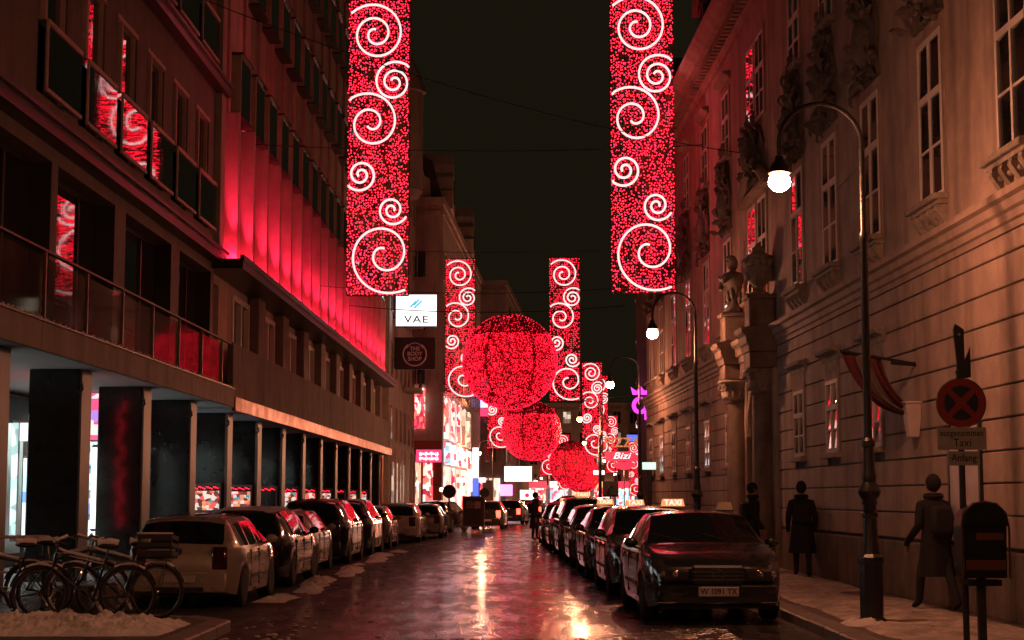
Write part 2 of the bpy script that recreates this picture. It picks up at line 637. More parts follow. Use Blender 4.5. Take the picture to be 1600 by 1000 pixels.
# rough ice along the balcony edge
ice = MB()
for i in range(260):
    y = random.uniform(24, A1)
    ice.octa((random.uniform(0.4, 0.5), y, 4.5 + random.uniform(0, 0.02)), random.uniform(0.012, 0.035))
tag(ice.build('ice_crust', SNOW, LA), kind='stuff')
# glass balustrade
CLEAR = mat('balustrade_glass', (0.10, 0.07, 0.06), 0.05, spec=0.8, alpha=0.42)
gp = MB().box(0.36, 0.372, 0.03, 2.51, 4.53, 5.55).mesh('balustrade_pane', CLEAR)
po = MB().box(0.37, 0.42, -0.025, 0.025, 4.45, 5.62).mesh('balustrade_post', CHROME)
for i in range(11):
    y = 16.63 + 2.55 * i
    link('balustrade_post', po, LA, (0, y, 0))
    if y + 2.5 < A1 + .3:
        link('balustrade_pane', gp, LA, (0, y, 0))
MB().box(0.35, 0.43, 16.6, A1, 5.622, 5.66).build('handrail', DARKMETAL, LA)
# first floor: deep-set office windows
WA = [(18.9, 23.4), (24.2, 28.7), (29.1 - .0, 33.1), (34.0, 38.3), (39.2, 43.0)]
w = MB()
wall_with_holes(w, -0.5, -0.1, A0, A1, 4.42, 7.75, [(a, b, 4.43, 7.5) for a, b in WA])
wall_with_holes(w, -0.4, 0.0, A0, A1, 8.05, 12.2, [(27.3 + 2.57 * i - 2.57 * 4 + .05, 27.3 + 2.57 * i - 2.57 * 4 + 1.75, 8.45, 11.3) for i in range(4, 10)])
wall_with_holes(w, -0.4, 0.0, A0, A1, 12.5, 16.4, [(27.3 + 2.57 * i - 2.57 * 4 + .05, 27.3 + 2.57 * i - 2.57 * 4 + 1.75, 12.9, 15.7) for i in range(4, 10)])
w.box(-0.4, 0, A0, A1, 16.4, 21)
w.box(-12, -0.55, A0, A1, 4.42, 20.9)
w.build('facade_wall', DARKWALL, LA)
for a, b in WA:
    fr = MB()
    fr.box(-0.54, -0.48, a, a + .06, 4.45, 7.5).box(-0.54, -0.48, b - .06, b, 4.45, 7.5).box(-0.54, -0.48, a + .06, b - .06, 7.42, 7.5)
    m = a + (b - a) * .68
    fr.box(-0.54, -0.47, m - .05, m + .05, 4.45, 7.42)
    f = fr.build('window', DARKMETAL, LA)
    MB().box(-0.53, -0.505, a + .06, m - .05, 4.45, 7.42).build('pane', GLASS_W, f)
    MB().box(-0.53, -0.505, m + .05, b - .06, 4.45, 7.42).build('pane', GLASS_W, f)
    MB().box(-0.48, -0.1, b - .004, b + .03, 4.45, 7.49).build('reveal', DARKMETAL, f)
MB().box(-0.4, 0.22, A0, A1, 7.75, 7.98).box(-0.4, 0.3, A0, A1, 7.982, 8.05).build('ledge', DARKMETAL, LA)
MB().box(-0.4, 0.28, A0, A1, 12.2, 12.42).box(-0.4, 0.36, A0, A1, 12.422, 12.5).build('ledge', DARKMETAL, LA)


def tall_window(parent, y, z0, zm, z1):
    """tall office window: pale lintel bar, mullion, dark spandrel pane below a rail"""
    y0, y1 = y + .05, y + 1.75
    f = MB().box(-0.14, 0.03, y0, y1, z1 - .09, z1).box(-0.12, 0.015, y0 + .36, y0 + .46, zm + .05, z1 - .09).box(-0.12, -0.04, y1 - .06, y1, z0 + .06, z1 - .09).build('window', BRONZE, parent)
    MB().box(-0.2, -0.12, y0, y0 + .36, zm, z1 - .09).build('pane', GLASS_W, f)
    MB().box(-0.2, -0.12, y0 + .46, y1 - .06, zm, z1 - .09).build('pane', GLASS_W, f)
    MB().box(0.05, 0.10, y0 + .3, y + 2.5, zm - .05, zm + .04).box(0.05, 0.10, y0 + .3, y + 2.5, z0, z0 + .07).box(0.05, 0.09, y0 + .3, y0 + .36, z0 + .07, zm - .05).build('rail', BRONZE, f)
    MB().box(0.055, 0.075, y0 + .36, y + 2.5, z0 + .07, zm - .05).build('spandrel_pane', GLASS_W, f)


for i in range(0, 6):
    tall_window(LA, 27.3 + 2.57 * i, 8.5, 9.72, 11.3)
    tall_window(LA, 27.3 + 2.57 * i, 12.95, 14.1, 15.7)
MB().box(-0.6, 0.4, A0, A1, 21, 21.5).build('roof_edge', DARKMETAL, LA)
MB().box(-0.35, 0.16, 42.75, 43.3, 8.06, 12.19).box(-0.35, 0.16, 42.75, 43.3, 12.51, 20.9).build('corner_pier', BWALL, LA)

# ------------------------------------------------------------------ left row: long pale block with red uplit fins
LB = empty('uplit_office_building', (-8.38, 0, 0), LROT, 'long pale office block with red uplit fins, projecting box windows and copper arcade fascia', 'building')
B0, B1 = 43.5, 90.6
for y in COLY[4:]:
    pillar(LB, y, True)
MB().box(-4.2, 0.42, B0, B1, 3.93, 4.25).build('soffit', SOFFIT, LB)
cf = MB().bevbox(0.42, 0.52, 0.003, 2.35, 3.9, 4.27, 0.01).mesh('copper_panel', COPPER)
for i in range(20):
    link('copper_panel', cf, LB, (0, B0 + 2.355 * i, 0))
pp = MB().bevbox(0.28, 0.44, 0.004, 4.705, 4.28, 5.7, 0.012).mesh('parapet_panel', PARAPET)
for i in range(10):
    link('parapet_panel', pp, LB, (0, B0 + 4.71 * i, 0))
MB().box(-0.3, 0.278, B0, B1, 4.26, 4.4).build('balcony_floor', PARAPET, LB)
# loggia windows between proud dark piers
w = MB()
WB = [(46.75 + 4.86 * i, 49.45 + 4.86 * i) for i in range(9)] + [(43.7, 44.9)]
wall_with_holes(w, -0.5, -0.25, B0, B1, 4.4, 7.6, [(a, b, 5.2, 7.35) for a, b in WB])
wall_with_holes(w, -0.3, 0.0, B0, B1, 7.9, 12, [(44.55 + 2.43 * i, 46.15 + 2.43 * i, 9.0, 11.3) for i in range(18)])
for zz in (12.0, 15.85, 19.7):
    wall_with_holes(w, -0.3, 0.0, B0, B1, zz, zz + 3.85, [])
w.box(-12, -0.55, B0, B1, 4.4, 23.5)
w.build('facade_wall', BWALL, LB)
pr = MB().bevbox(-0.25, 0.08, 0.0, 1.2, 4.41, 7.59, 0.015).mesh('pier', DARKWALL)
for a, b in WB[:9]:
    link('pier', pr, LB, (0, b + .1, 0))
win_m = MB()
win_m.box(-0.4, -0.18, 0.0, 0.14, 5.2, 7.35).box(-0.4, -0.18, 2.56, 2.7, 5.2, 7.35).box(-0.4, -0.18, .14, 2.56, 7.2, 7.35).box(-0.4, -0.18, 1.27, 1.43, 5.2, 7.2)
win_me = win_m.mesh('window', WHITEPAINT)
pan_a = MB().box(-0.37, -0.33, .12, 1.28, 5.2, 7.22).mesh('pane', GLASS)
pan_b = MB().box(-0.37, -0.33, 1.42, 2.58, 5.2, 7.22).mesh('pane', GLASS)
for a, b in WB[:9]:
    f = link('window', win_me, LB, (0, a, 0))
    link('pane', pan_a, f, (0, 0, 0))
    link('pane', pan_b, f, (0, 0, 0))
MB().box(-0.3, 0.72, B0 - .4, B1, 7.6, 7.8).box(0.66, 0.76, B0 - .45, B1, 7.802, 7.95).box(-0.3, 0.659, B0 - .4, B1, 7.802, 7.86).build('ledge', DARKMETAL, LB)
fin = MB().bevbox(0.0, 0.38, -0.09, 0.09, 7.87, 12.0, 0.012).mesh('fin', BWALL)
pilst = MB().bevbox(0.0, 0.10, -0.11, 0.11, 12.005, 23.2, 0.012).mesh('pilaster', BWALL)
upl = MB().box(0.30, 0.40, -0.16, 0.16, 7.87, 7.91).mesh('uplight', UPLIGHT)
lowp = MB().box(-0.25, -0.2, 44.55 - 44.2, 46.15 - 44.2, 9.0, 11.3).mesh('pane', GLASS)
lowf = MB().box(-0.2, -0.08, .35, .43, 9.0, 11.3).box(-0.2, -0.08, 1.87, 1.95, 9.0, 11.3).box(-0.2, -0.08, .43, 1.87, 11.2, 11.3).box(-0.2, -0.08, 1.1, 1.18, 9.0, 11.2).mesh('window', BRONZE)
# projecting box window: pale cheeks, dark glass, slab above and below
bx_f = MB().prism([(0, -.8), (.3, -.8), (.3, -.74), (.04, -.74), (.04, .74), (.3, .74), (.3, .8), (0, .8)], 0.06, 1.74, 'z').mesh('box_window', BWALL)
bx_g = MB().box(0.27, 0.295, -0.74, 0.74, 0.06, 1.74).mesh('pane', GLASS_W)
bx_s = MB().box(0.0, 0.36, -0.86, 0.86, 0.0, 0.055).mesh('slab', DARKMETAL)
for i in range(19):
    y = 44.2 + 2.43 * i
    link('fin', fin, LB, (0, y, 0))
    link('pilaster', pilst, LB, (0, y, 0))
    link('uplight', upl, LB, (0, y - .32, 0))
    sd_ = bpy.data.lights.new('fin_spot', 'SPOT')
    sd_.energy = 1500
    sd_.color = (1.0, .018, .075)
    sd_.spot_size = R(26)
    sd_.spot_blend = .9
    sd_.shadow_soft_size = .04
    so_ = bpy.data.objects.new('fin_spot', sd_)
    COL.objects.link(so_)
    so_.parent = LB
    so_.location = (.24, y - .34, 7.95)
    so_.rotation_euler = (math.pi - R(4.5), R(2), 0)
    if i < 18:
        f = link('window', lowf, LB, (0, y, 0))
        link('pane', lowp, f, (0, 0, 0))
        for zz in (12.0, 15.85, 19.7):
            f = link('box_window', bx_f, LB, (0, y + 1.3, zz))
            link('pane', bx_g, f, (0, 0, 0))
            link('slab', bx_s, f, (0, 0, 0))
            link('slab', bx_s, f, (0, 0, 1.745))
MB().box(-0.6, 0.5, B0, B1, 23.5, 24.1).build('roof_edge', DARKMETAL, LB)
# copper-clad end pier of the arcade
MB().bevbox(-0.9, 0.1, 89.6, 90.5, 0.1, 3.92, 0.02).build('end_pier', COPPER, LB)

# ------------------------------------------------------------------ lit shops at the back of the arcade
SHOPWALL = mat('shop_white_wall', (0.7, 0.72, 0.7), 0.6, var=0.05)
SHOPLIGHT = mat('shop_tube_light', (1, 1, 1), 0.4, emit=(0.78, 1.0, 0.93), estr=36.0)
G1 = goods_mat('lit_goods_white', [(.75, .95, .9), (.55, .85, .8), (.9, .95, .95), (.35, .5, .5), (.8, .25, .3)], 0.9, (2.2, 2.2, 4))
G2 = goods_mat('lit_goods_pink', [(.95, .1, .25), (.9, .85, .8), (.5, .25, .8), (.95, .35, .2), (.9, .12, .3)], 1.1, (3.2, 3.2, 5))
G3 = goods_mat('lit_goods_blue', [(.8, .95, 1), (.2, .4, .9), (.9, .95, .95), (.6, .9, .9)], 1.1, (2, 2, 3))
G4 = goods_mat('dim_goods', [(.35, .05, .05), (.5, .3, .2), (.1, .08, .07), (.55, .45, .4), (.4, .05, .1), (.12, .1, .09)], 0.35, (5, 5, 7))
SHX = -3.4


def shop(i, parent, y0, y1, goods, lit):
    f = MB()
    f.box(SHX, SHX + .08, y0, y0 + .1, .12, 3.9).box(SHX, SHX + .08, y1 - .1, y1, .12, 3.9).box(SHX, SHX + .08, y0 + .1, y1 - .1, 3.3, 3.9).box(SHX, SHX + .08, y0 + .1, y1 - .1, .12, .4)
    s = f.build('shop_front', DARKMETAL, parent)
    MB().box(SHX - 2.6, SHX - 2.5, y0, y1, .12, 3.9).build('back_wall', SHOPWALL, s)
    MB().box(SHX - 2.5, SHX, y1 - .04, y1 + .04, .12, 3.9).build('side_wall', SHOPWALL, s)
    MB().box(SHX - 2.5, SHX + .02, y0, y1, 3.901, 3.95).build('shop_ceiling', SHOPWALL, s)
    if lit:
        MB().box(SHX - .75, SHX - .6, y0 + .3, y1 - .3, 3.78, 3.85).build('strip_light', SHOPLIGHT, s)
    for k, z in enumerate((0.5, 1.15, 1.8, 2.45)):
        sh = MB().box(SHX - .9, SHX - .35, y0 + .2, y1 - .2, z, z + .04).build('shelf', SHOPWALL, s)
        g = MB()
        y = y0 + .25
        while y < y1 - .5:
            wd = random.uniform(.1, .32)
            g.box(SHX - .8, SHX - .42, y, y + wd, z + .042, z + random.uniform(.2, .52))
            y += wd + random.uniform(.03, .15)
        tag(g.build('goods', goods, sh), kind='stuff')
    return s


ys = [21.6] + COLY
for i in range(14):
    par = LA if i < 4 else LB
    shop(i, par, ys[i] - .36 + 2.6, ys[i + 1] - .36 + 2.6 - .05, [G1, G1, G1, G1, G3][i] if i < 5 else G4, i < 5)
# string of red bulbs on the second pillar and a pink poster between pillars, small display cases further on
case_me = MB().prism([(-.44, 1.12), (.42, 1.12), (.42, 1.9), (-.44, 1.9), (-.44, 1.84), (.38, 1.84), (.38, 1.18), (-.44, 1.18)], -.24, .0, 'y').mesh('display_case', CHROME)
case_g = goods_mat('display_lights', [(.9, .12, .1), (.95, .75, .6), (.12, .04, .03), (.9, .3, .15), (.2, .05, .04), (.8, .75, .7), (.1, .3, .35)], 1.0, (9, 9, 11))
case_l = MB().box(-.43, .37, -.12, -.01, 1.19, 1.7).mesh('lit_display', case_g)
case_r = MB()
for k in range(16):
    case_r.octa((-.42 + .05 * k, -.2, 1.76 + .035 * ((k * 7) % 4) / 2), .014)
case_r = case_r.mesh('bulb_row', BULB)
for i in range(4, 13):
    c = link('display_case', case_me, LB, (-.52, COLY[i] - .725, .12))
    if i % 4 != 2:
        link('lit_display', case_l, c, (0, 0, 0))
    tag(link('bulb_row', case_r, c, (0, 0, 0)), kind='stuff')

# garland of red bulbs climbing the arcade pillar
gar = empty('bulb_garland', (-7.98, 32.0, 0.12), 0, 'garland of small red bulbs hanging beside an arcade pillar', 'garland')
gp_ = [(-1.15 + .06 * math.sin(i * .9), .35 + .05 * math.cos(i * 1.3), .9 + i * .075) for i in range(38)]
MB().tube(gp_, .01, 5).build('cable', WIRE, gar)
g = MB()
for p in gp_:
    for q in range(3):
        g.octa((p[0] + random.uniform(-.05, .05), p[1] + random.uniform(-.05, .05), p[2] + random.uniform(-.03, .03)), .022)
tag(g.build('bulb', BULB, gar), kind='stuff')

# ------------------------------------------------------------------ right: baroque palace
RROT = math.atan(0.0238)
PB = empty('baroque_palace', (6.738, 0, 0), RROT, 'ochre baroque palace with rusticated ground floor, carved reliefs and pillared portal', 'building')
P0, P1 = 14.0, 64.2
BAYS = [20.3, 24.0, 27.7, 30.95, 34.1, 43.5, 47.5, 51.6, 55.3, 58.9, 62.3]
PORT = 38.9
GWIN = [(b - .52, b + .52, 2.48, 3.82) for b in BAYS if b > 26]
MWIN = [(b - .62, b + .62, 5.95, 8.4) for b in BAYS] + [(PORT - 1.25, PORT - .15, 5.95, 8.6), (PORT + .15, PORT + 1.25, 5.95, 8.6)]
TWIN = [(b - .6, b + .6, 10.6, 12.35) for b in BAYS] + [(PORT - 1.2, PORT - .12, 10.5, 12.5), (PORT + .12, PORT + 1.2, 10.5, 12.5)]
DOOR = (PORT - 1.1, PORT + 1.1, 0.1, 4.0)
# core wall behind the rusticated courses + stuccoed upper wall
w = MB()
wall_with_holes(w, 0.03, 0.45, P0, P1, 0.1, 5.0, GWIN + [DOOR])
w.build('core_wall', PLINTH, PB)
w = MB()
wall_with_holes(w, 0.0, 0.45, P0, P1, 5.46, 9.2, MWIN)
wall_with_holes(w, 0.0, 0.45, P0, P1, 9.2, 13.3, TWIN)
w.box(0.45, 12, P0, P1, 0.1, 13.9)
w.build('upper_wall', STUCCO, PB)
# rusticated courses, each course split at openings and at staggered joints
zc = [1.0 + .41 * i for i in range(9)] + [4.69, 4.955]
for i in range(len(zc) - 1):
    z0, z1 = zc[i] + .018, zc[i + 1] - .003
    cuts = [(DOOR[0] - 1.3, DOOR[1] + 1.3)]
    for (ya, yb, za, zb) in GWIN:
        if z1 > za - .06 and z0 < zb + .02:
            cuts.append((ya - .04, yb + .04))
    cuts.sort()
    segs, c = [], P0
    for a, b in cuts:
        if a > c:
            segs.append((c, a))
        c = b
    segs.append((c, P1))
    for a, b in segs:
        n = max(1, int((b - a) / 9))
        for q in range(n):
            ya, yb = a + (b - a) * q / n, a + (b - a) * (q + 1) / n
            MB().bevbox(-0.035, 0.028, ya + .004, yb - .004, z0, z1, 0.012).build('stone_course', STUCCO, PB)
# plinth stones
y = P0
while y < P1 - .5:
    y2 = min(P1, y + 2.2)
    if not (y2 > PORT - 2.4 and y < PORT + 2.4):
        MB().bevbox(-0.09, 0.026, y + .005, y2 - .005, 0.11, 0.97, 0.02).build('plinth_stone', PLINTH, PB)
    y = y2


def moulding(prof, y0, y1, name, m, parent=PB, breaks=None):
    MB().prism(prof, y0, y1, 'y').build(name, m, parent)


SC = [(0.02, 4.96), (-0.06, 4.96), (-0.06, 5.05), (-0.10, 5.07), (-0.10, 5.17), (-0.15, 5.2), (-0.17, 5.3), (-0.24, 5.33), (-0.24, 5.42), (0.02, 5.47)]
moulding(SC, P0, PORT - 2.45, 'string_course', STUCCO_T)
moulding(SC, PORT + 2.45, P1, 'string_course', STUCCO_T)
moulding([(0.3, 13.3), (-0.08, 13.3), (-0.1, 13.42), (-0.16, 13.44), (-0.16, 13.5), (0.3, 13.5)], P0, P1, 'frieze', STUCCO_T)
dent = MB().box(-0.36, -0.1, 0, .17, 13.501, 13.72).mesh('dentil', STUCCO_T)
y = P0 + .1
while y < P1 - .2:
    link('dentil', dent, PB, (0, y, 0))
    y += .36
moulding([(0.3, 13.5), (-0.1, 13.501), (-0.1, 13.72), (-0.5, 13.73), (-0.55, 13.85), (-0.72, 13.95), (-0.75, 14.1), (0.3, 14.15)], P0, P1, 'cornice', STUCCO_T)
ROOF = mat('dark_roof_tiles', (0.05, 0.04, 0.036), 0.7, var=0.3, vscale=4, bump=0.5, bscale=14)
rf = MB().prism([(-0.45, 14.14), (12, 14.14), (12, 19), (5.5, 19.0)], P0, P1, 'y').build('roof', ROOF, PB)
for b in (24, 30.9, 38.9, 47.5, 55.3, 62):
    dm = MB().prism([(b - .6, 14.6), (b + .6, 14.6), (b + .6, 15.9), (b, 16.5), (b - .6, 15.9)], -0.1, 2.6, 'x')
    dm = dm.build('dormer', ROOF, PB)
    MB().box(-0.13, -0.1, b - .4, b + .4, 14.8, 15.8).build('pane', GLASS, dm)
    MB().prism([(b - .75, 15.9), (b, 16.65), (b + .75, 15.9), (b + .75, 15.82), (b, 16.52), (b - .75, 15.82)], -0.25, 0.0, 'x').build('gable', STUCCO_T, dm)


def casement(name, w_, h_, trans, mun=True, dx=0.0):
    """meshes of a double casement window set almost flush with the wall, local y centred, z from 0"""
    f = MB()
    hw = w_ / 2
    t = .075
    X0, X1 = -.038 + dx, .12
    f.box(X0, X1, -hw, -hw + t, 0, h_).box(X0, X1, hw - t, hw, 0, h_).box(X0, X1, -hw + t, hw - t, h_ - t, h_).box(X0, X1, -hw + t, hw - t, 0, t)
    zt = h_ * trans
    f.box(X0 - .008, X1, -hw + t, hw - t, zt - .05, zt + .05)
    f.box(X0 - .004, X1, -.04, .04, t, zt - .05).box(X0 - .004, X1, -.04, .04, zt + .05, h_ - t)
    if mun:
        zm = zt * .5
        f.box(X0 + .003, X1 - .02, -hw + t, -.04, zm - .018, zm + .018).box(X0 + .003, X1 - .02, .04, hw - t, zm - .018, zm + .018)
    fm = f.mesh(name, WHITEPAINT)
    panes = []
    for s0, s1 in ((-hw + t, -.04), (.04, hw - t)):
        zs = [(t, zt - .05), (zt + .05, h_ - t)]
        if mun:
            zs = [(t, zm - .018), (zm + .018, zt - .05), (zt + .05, h_ - t)]
        for z0, z1 in zs:
            panes.append(MB().box(X0 + .017, X0 + .03, s0, s1, z0, z1).mesh('pane', GLASS_R))
    sur = MB()
    q = .1
    sur.prism([(-hw - q, -.02), (-hw - .002, -.02), (-hw - .002, h_ + .002), (hw + .002, h_ + .002), (hw + .002, -.02), (hw + q, -.02), (hw + q, h_ + q), (-hw - q, h_ + q)], X0 + .012, .02, 'x')
    return fm, panes, sur.mesh('surround', STUCCO_T)


def console_mesh():
    c = MB()
    c.bevbox(-.24, 0, -.8, .8, -.1, -.01, .015)
    c.box(-.16, 0, -.74, .74, -.16, -.101)
    for k in range(4):
        y = -.58 + k * .387
        c.prism([(0, -.16), (-.15, -.161), (-.16, -.24), (-.10, -.33), (-.05, -.40), (0, -.44)], y - .07, y + .07, 'y')
        c.sphere((-.13, y, -.22), .05, 8, 6)
        c.sphere((-.07, y + .19 if k < 3 else y, -.3), .055, 8, 6, (1, 1.4, .8))
    return c.mesh('sill', CARVED_L)


def relief_mesh(seed, h, wd, proud, m, n=46):
    """carved trophy: overlapping scrolls, leaves and shells"""
    rnd = random.Random(seed)
    b = MB()
    b.prism([(-wd * .5, 0), (wd * .5, 0), (wd * .42, h * .2), (wd * .5, h * .5), (wd * .3, h * .85), (0, h), (-wd * .3, h * .85), (-wd * .5, h * .5), (-wd * .42, h * .2)], -.06, 0.01, 'x')
    def leaf(cy, cz, ang, ln, lw, out):
        vs_, fs = [], []
        for i in range(6):
            t = i / 5
            wd_ = lw * math.sin(math.pi * (.12 + .86 * t)) * (1 + .22 * math.cos(i * 3.1))
            curl = out * math.sin(t * 2.3) + .02
            for q in (-1, 0, 1):
                u_, v_ = t * ln, q * wd_
                vs_.append((-curl + (.03 if q else -.02), cy + u_ * math.cos(ang) - v_ * math.sin(ang), cz + u_ * math.sin(ang) + v_ * math.cos(ang)))
        for i in range(5):
            for q in range(2):
                o_ = i * 3 + q
                fs.append((o_, o_ + 1, o_ + 4, o_ + 3))
        for i in range(5):
            for q in range(2):
                o_ = i * 3 + q
                fs.append((o_ + 3, o_ + 4, o_ + 1, o_))
        b.add(vs_, fs[:10])
    for k in range(n):
        t = rnd.random()
        zz = t * h * .92
        hw = wd * .5 * (1 - .55 * t) * (0.85 + .25 * math.sin(t * 9 + seed))
        yy = rnd.uniform(-hw, hw)
        ang = math.atan2(zz - h * .25 + rnd.uniform(-.35, .35), yy * 1.6) + rnd.uniform(-.6, .6)
        leaf(yy, zz, ang, rnd.uniform(.22, .46), rnd.uniform(.05, .12), rnd.uniform(.08, proud))
        if k % 3 == 0:
            b.sphere((-rnd.uniform(.03, proud * .7), yy * .7, zz), rnd.uniform(.04, .08), 7, 5, (.8, rnd.uniform(.6, 1.5), rnd.uniform(.8, 1.8)))
    b.sphere((-.08, 0, h * .42), wd * .2, 14, 10, (.7, 1, 1.35))
    for s in (-1, 1):
        pts = []
        for k in range(15):
            a = k / 14 * 4.2
            rr = .24 * (1 - k / 17)
            pts.append((-.1, s * (wd * .34 + rr * math.cos(a) * .8), h * .16 + rr * math.sin(a)))
        b.tube(pts, [.07 - .003 * k for k in range(15)], 6)
    me = b.mesh('relief', m, True, 60)
    for v in me.vertices:
        nz = noise.noise(v.co * 7.0 + Vector((seed, 0, 0)))
        v.co.x += -abs(nz) * .06 if v.co.x < -.02 else 0
    return me


mw, mp_, ms = casement('window', 1.24, 2.45, .64)
tw, tp_, ts = casement('window', 1.2, 1.75, .6)
gw, gpn, gs = casement('window', 1.04, 1.34, .62, True, -.03)
con = console_mesh()
rel = [relief_mesh(3 + k * 5, 1.75, 1.55, .30, CARVED) for k in range(4)]
sill_g = MB().bevbox(-.16, 0.0, -.66, .66, -.11, -.01, .012).mesh('sill', STUCCO_T)
hood_g = MB().prism([(0, .36), (-.06, .36), (-.08, .46), (-.2, .50), (-.22, .56), (0, .62)], -.78, .78, 'y').box(-.05, .0, -.6, .6, .06, .359).mesh('hood', CARVED_L)
hood_t = MB().prism([(0, .22), (-.05, .22), (-.06, .28), (-.2, .34), (-.22, .4), (0, .43)], -.85, .85, 'y').mesh('hood', STUCCO_T)
sill_t = MB().bevbox(-.18, 0.0, -.8, .8, -.12, -.01, .012).mesh('sill', CARVED_L)
apron = [relief_mesh(51 + k, .75, 1.0, .16, CARVED, 18) for k in range(2)]


TR = random.Random(21)


def put_window(fm, panes, sur, y, z, extra, tilt=None):
    o = link('window', fm, PB, (0, y, z))
    for p in panes:
        pc = link('pane', p, o, (0, 0, 0))
        if tilt:
            # old casements hang a little out of true, each leaf by its own amount
            cz_ = sum(v.co.z for v in p.vertices) / 8
            cx_ = sum(v.co.x for v in p.vertices) / 8
            cy_ = sum(v.co.y for v in p.vertices) / 8
            M_ = Matrix.Translation((cx_, cy_, cz_)) @ Matrix.Rotation(tilt[0] + TR.uniform(-.012, .012), 4, 'Z') @ Matrix.Rotation(tilt[1] + TR.uniform(-.008, .008), 4, 'Y') @ Matrix.Translation((-cx_, -cy_, -cz_))
            pc.matrix_local = M_
    link('surround', sur, o, (0, 0, 0))
    for nm, me, dz in extra:
        link(nm, me, o, (0, 0, dz))
    return o


for i, b in enumerate(BAYS):
    put_window(mw, mp_, ms, b, 5.95, [('sill', con, 0)], (TR.uniform(.004, .016) if i else -.035, TR.uniform(-.012, .012)))
    link('relief', rel[i % 4], PB, (0, b, 8.62))
    put_window(tw, tp_, ts, b, 10.6, [('sill', sill_t, 0), ('hood', hood_t, 1.75)], (.02, 0))
    link('relief', apron[i % 2], PB, (0, b, 9.85))
    if b > 26:
        # the leaf stands towards the hanging lights further down the street
        tgt, wx = (73, 7.4) if i % 3 else (101, 8.5), 6.738 - .0238 * b
        r_in = wx / b
        r_out = (wx + (0.2 if i % 3 else 2.0)) / (tgt[0] - b) if b < 60 else .3
        e_in, e_out = 1.5 / b, (tgt[1] - 3.15) / (tgt[0] - b)
        put_window(gw, gpn, gs, b, 2.48, [('sill', sill_g, 0), ('hood', hood_g, 1.34)], (-(r_in + .0476 - r_out) / 2, min(.06, (e_out - e_in) / (2 * r_in))))
pw, ppn, ps = casement('window', 1.1, 2.65, .64)
qw, qpn, qs = casement('window', 1.08, 2.0, .6)
for s in (-.7, .7):
    put_window(pw, ppn, ps, PORT + s, 5.95, [], (.075, 0))
    put_window(qw, qpn, qs, PORT + s * .94, 10.5, [], (.075, 0))
# curved pediment and cartouche over the portal window
pts = [(-.12, PORT - 1.75 + 3.5 * k / 20, 8.85 + .55 * math.sin(math.pi * k / 20)) for k in range(21)]
MB().tube(pts, .13, 8).box(-.2, 0, PORT - 1.9, PORT + 1.9, 8.72, 8.84).build('pediment', STUCCO_T, PB)
link('relief', relief_mesh(77, 1.3, 2.2, .35, CARVED, 60), PB, (0, PORT, 9.2))
# ---- portal: two columns on pedestals, entablature, door, urn and atlas figure
colp = [(.34, 0), (.34, .5), (.36, .52), (.36, .62), (.31, .66), (.32, .72), (.28, .78)] + [(.28 - .03 * k / 6, .78 + 3.0 * k / 6) for k in range(1, 7)] + [(.29, 3.83), (.29, 3.87)]
COLST = mat('weathered_column_stone', (0.27, 0.2, 0.16), .85, var=.3, vscale=2.5, bump=.4, bscale=18, stain=.8)
cm = MB().lathe(colp, n=20).mesh('column', COLST, True, 35)
capm = MB().lathe([(.26, 0), (.3, .05), (.28, .12), (.36, .34), (.42, .42)], n=16).bevbox(-.42, .42, -.42, .42, .42, .5, .02)
for s in (-1, 1):
    for t in (-1, 1):
        sp = []
        for k in range(12):
            a = k / 11 * 5.5
            rr = .12 * (1 - k / 14)
            sp.append((s * (.32 + rr * math.cos(a) * .5), t * (.30 + rr * math.cos(a)), .3 + rr * math.sin(a)))
        capm.tube(sp, .035, 6)
    for k in range(5):
        capm.sphere((s * .3, -.26 + .13 * k, .14), .07, 8, 6, (.6, .7, 1.4))
        capm.sphere((-.26 + .13 * k, s * .3, .14), .07, 8, 6, (.7, .6, 1.4))
capme = capm.mesh('capital', CARVED_L, True, 50)
for yy in (PORT - 1.85, PORT + 1.85):
    c = link('column', cm, PB, (-.26, yy, .12))
    link('capital', capme, c, (0, 0, 3.87))
    MB().bevbox(-.12, .02, yy - .55, yy + .55, .11, 4.5, .02).build('pilaster', STUCCO, PB)
    MB().bevbox(-.62, .02, yy - .42, yy + .42, 4.5, 4.86, .02).prism([(.02, 4.86), (-.64, 4.86), (-.66, 5.0), (-.7, 5.04), (-.72, 5.2), (-.8, 5.26), (-.82, 5.38), (.02, 5.46)], yy - .52, yy + .52, 'y').build('entablature', COLST, PB)
    MB().bevbox(-.6, -.02, yy - .32, yy + .32, 5.45, 6.05, .03).bevbox(-.66, 0.0, yy - .37, yy + .37, 6.05, 6.15, .02).build('pedestal', COLST, PB)
MB().box(-.25, .02, PORT - 1.42, PORT + 1.42, 4.5, 4.86).prism([(.02, 4.86), (-.28, 4.86), (-.3, 5.0), (-.36, 5.04), (-.38, 5.2), (-.46, 5.26), (-.48, 5.38), (.02, 5.46)], PORT - 1.325, PORT + 1.325, 'y').build('entablature', COLST, PB)
WOOD = mat('dark_oak', (0.06, 0.035, 0.02), 0.5, var=0.3, vscale=6, bump=0.3, bscale=18, stretch=(6, 6, .6))
dr = MB().box(.2, .28, PORT - 1.1, PORT + 1.1, .1, 4.0).build('door', WOOD, PB)
for s in (-.55, .55):
    for z0, z1 in ((.3, 1.1), (1.25, 2.5), (2.65, 3.7)):
        MB().bevbox(.165, .2, PORT + s - .4, PORT + s + .4, z0, z1, .02).build('door_panel', WOOD, dr)
MB().sphere((.14, PORT - .12, 1.2), .05, 10, 8).build('door_knob', CHROME, dr)
arch = [(-.06, PORT + 1.15 * math.cos(math.pi * k / 16), 3.1 + 1.15 * math.sin(math.pi * k / 16)) for k in range(17)]
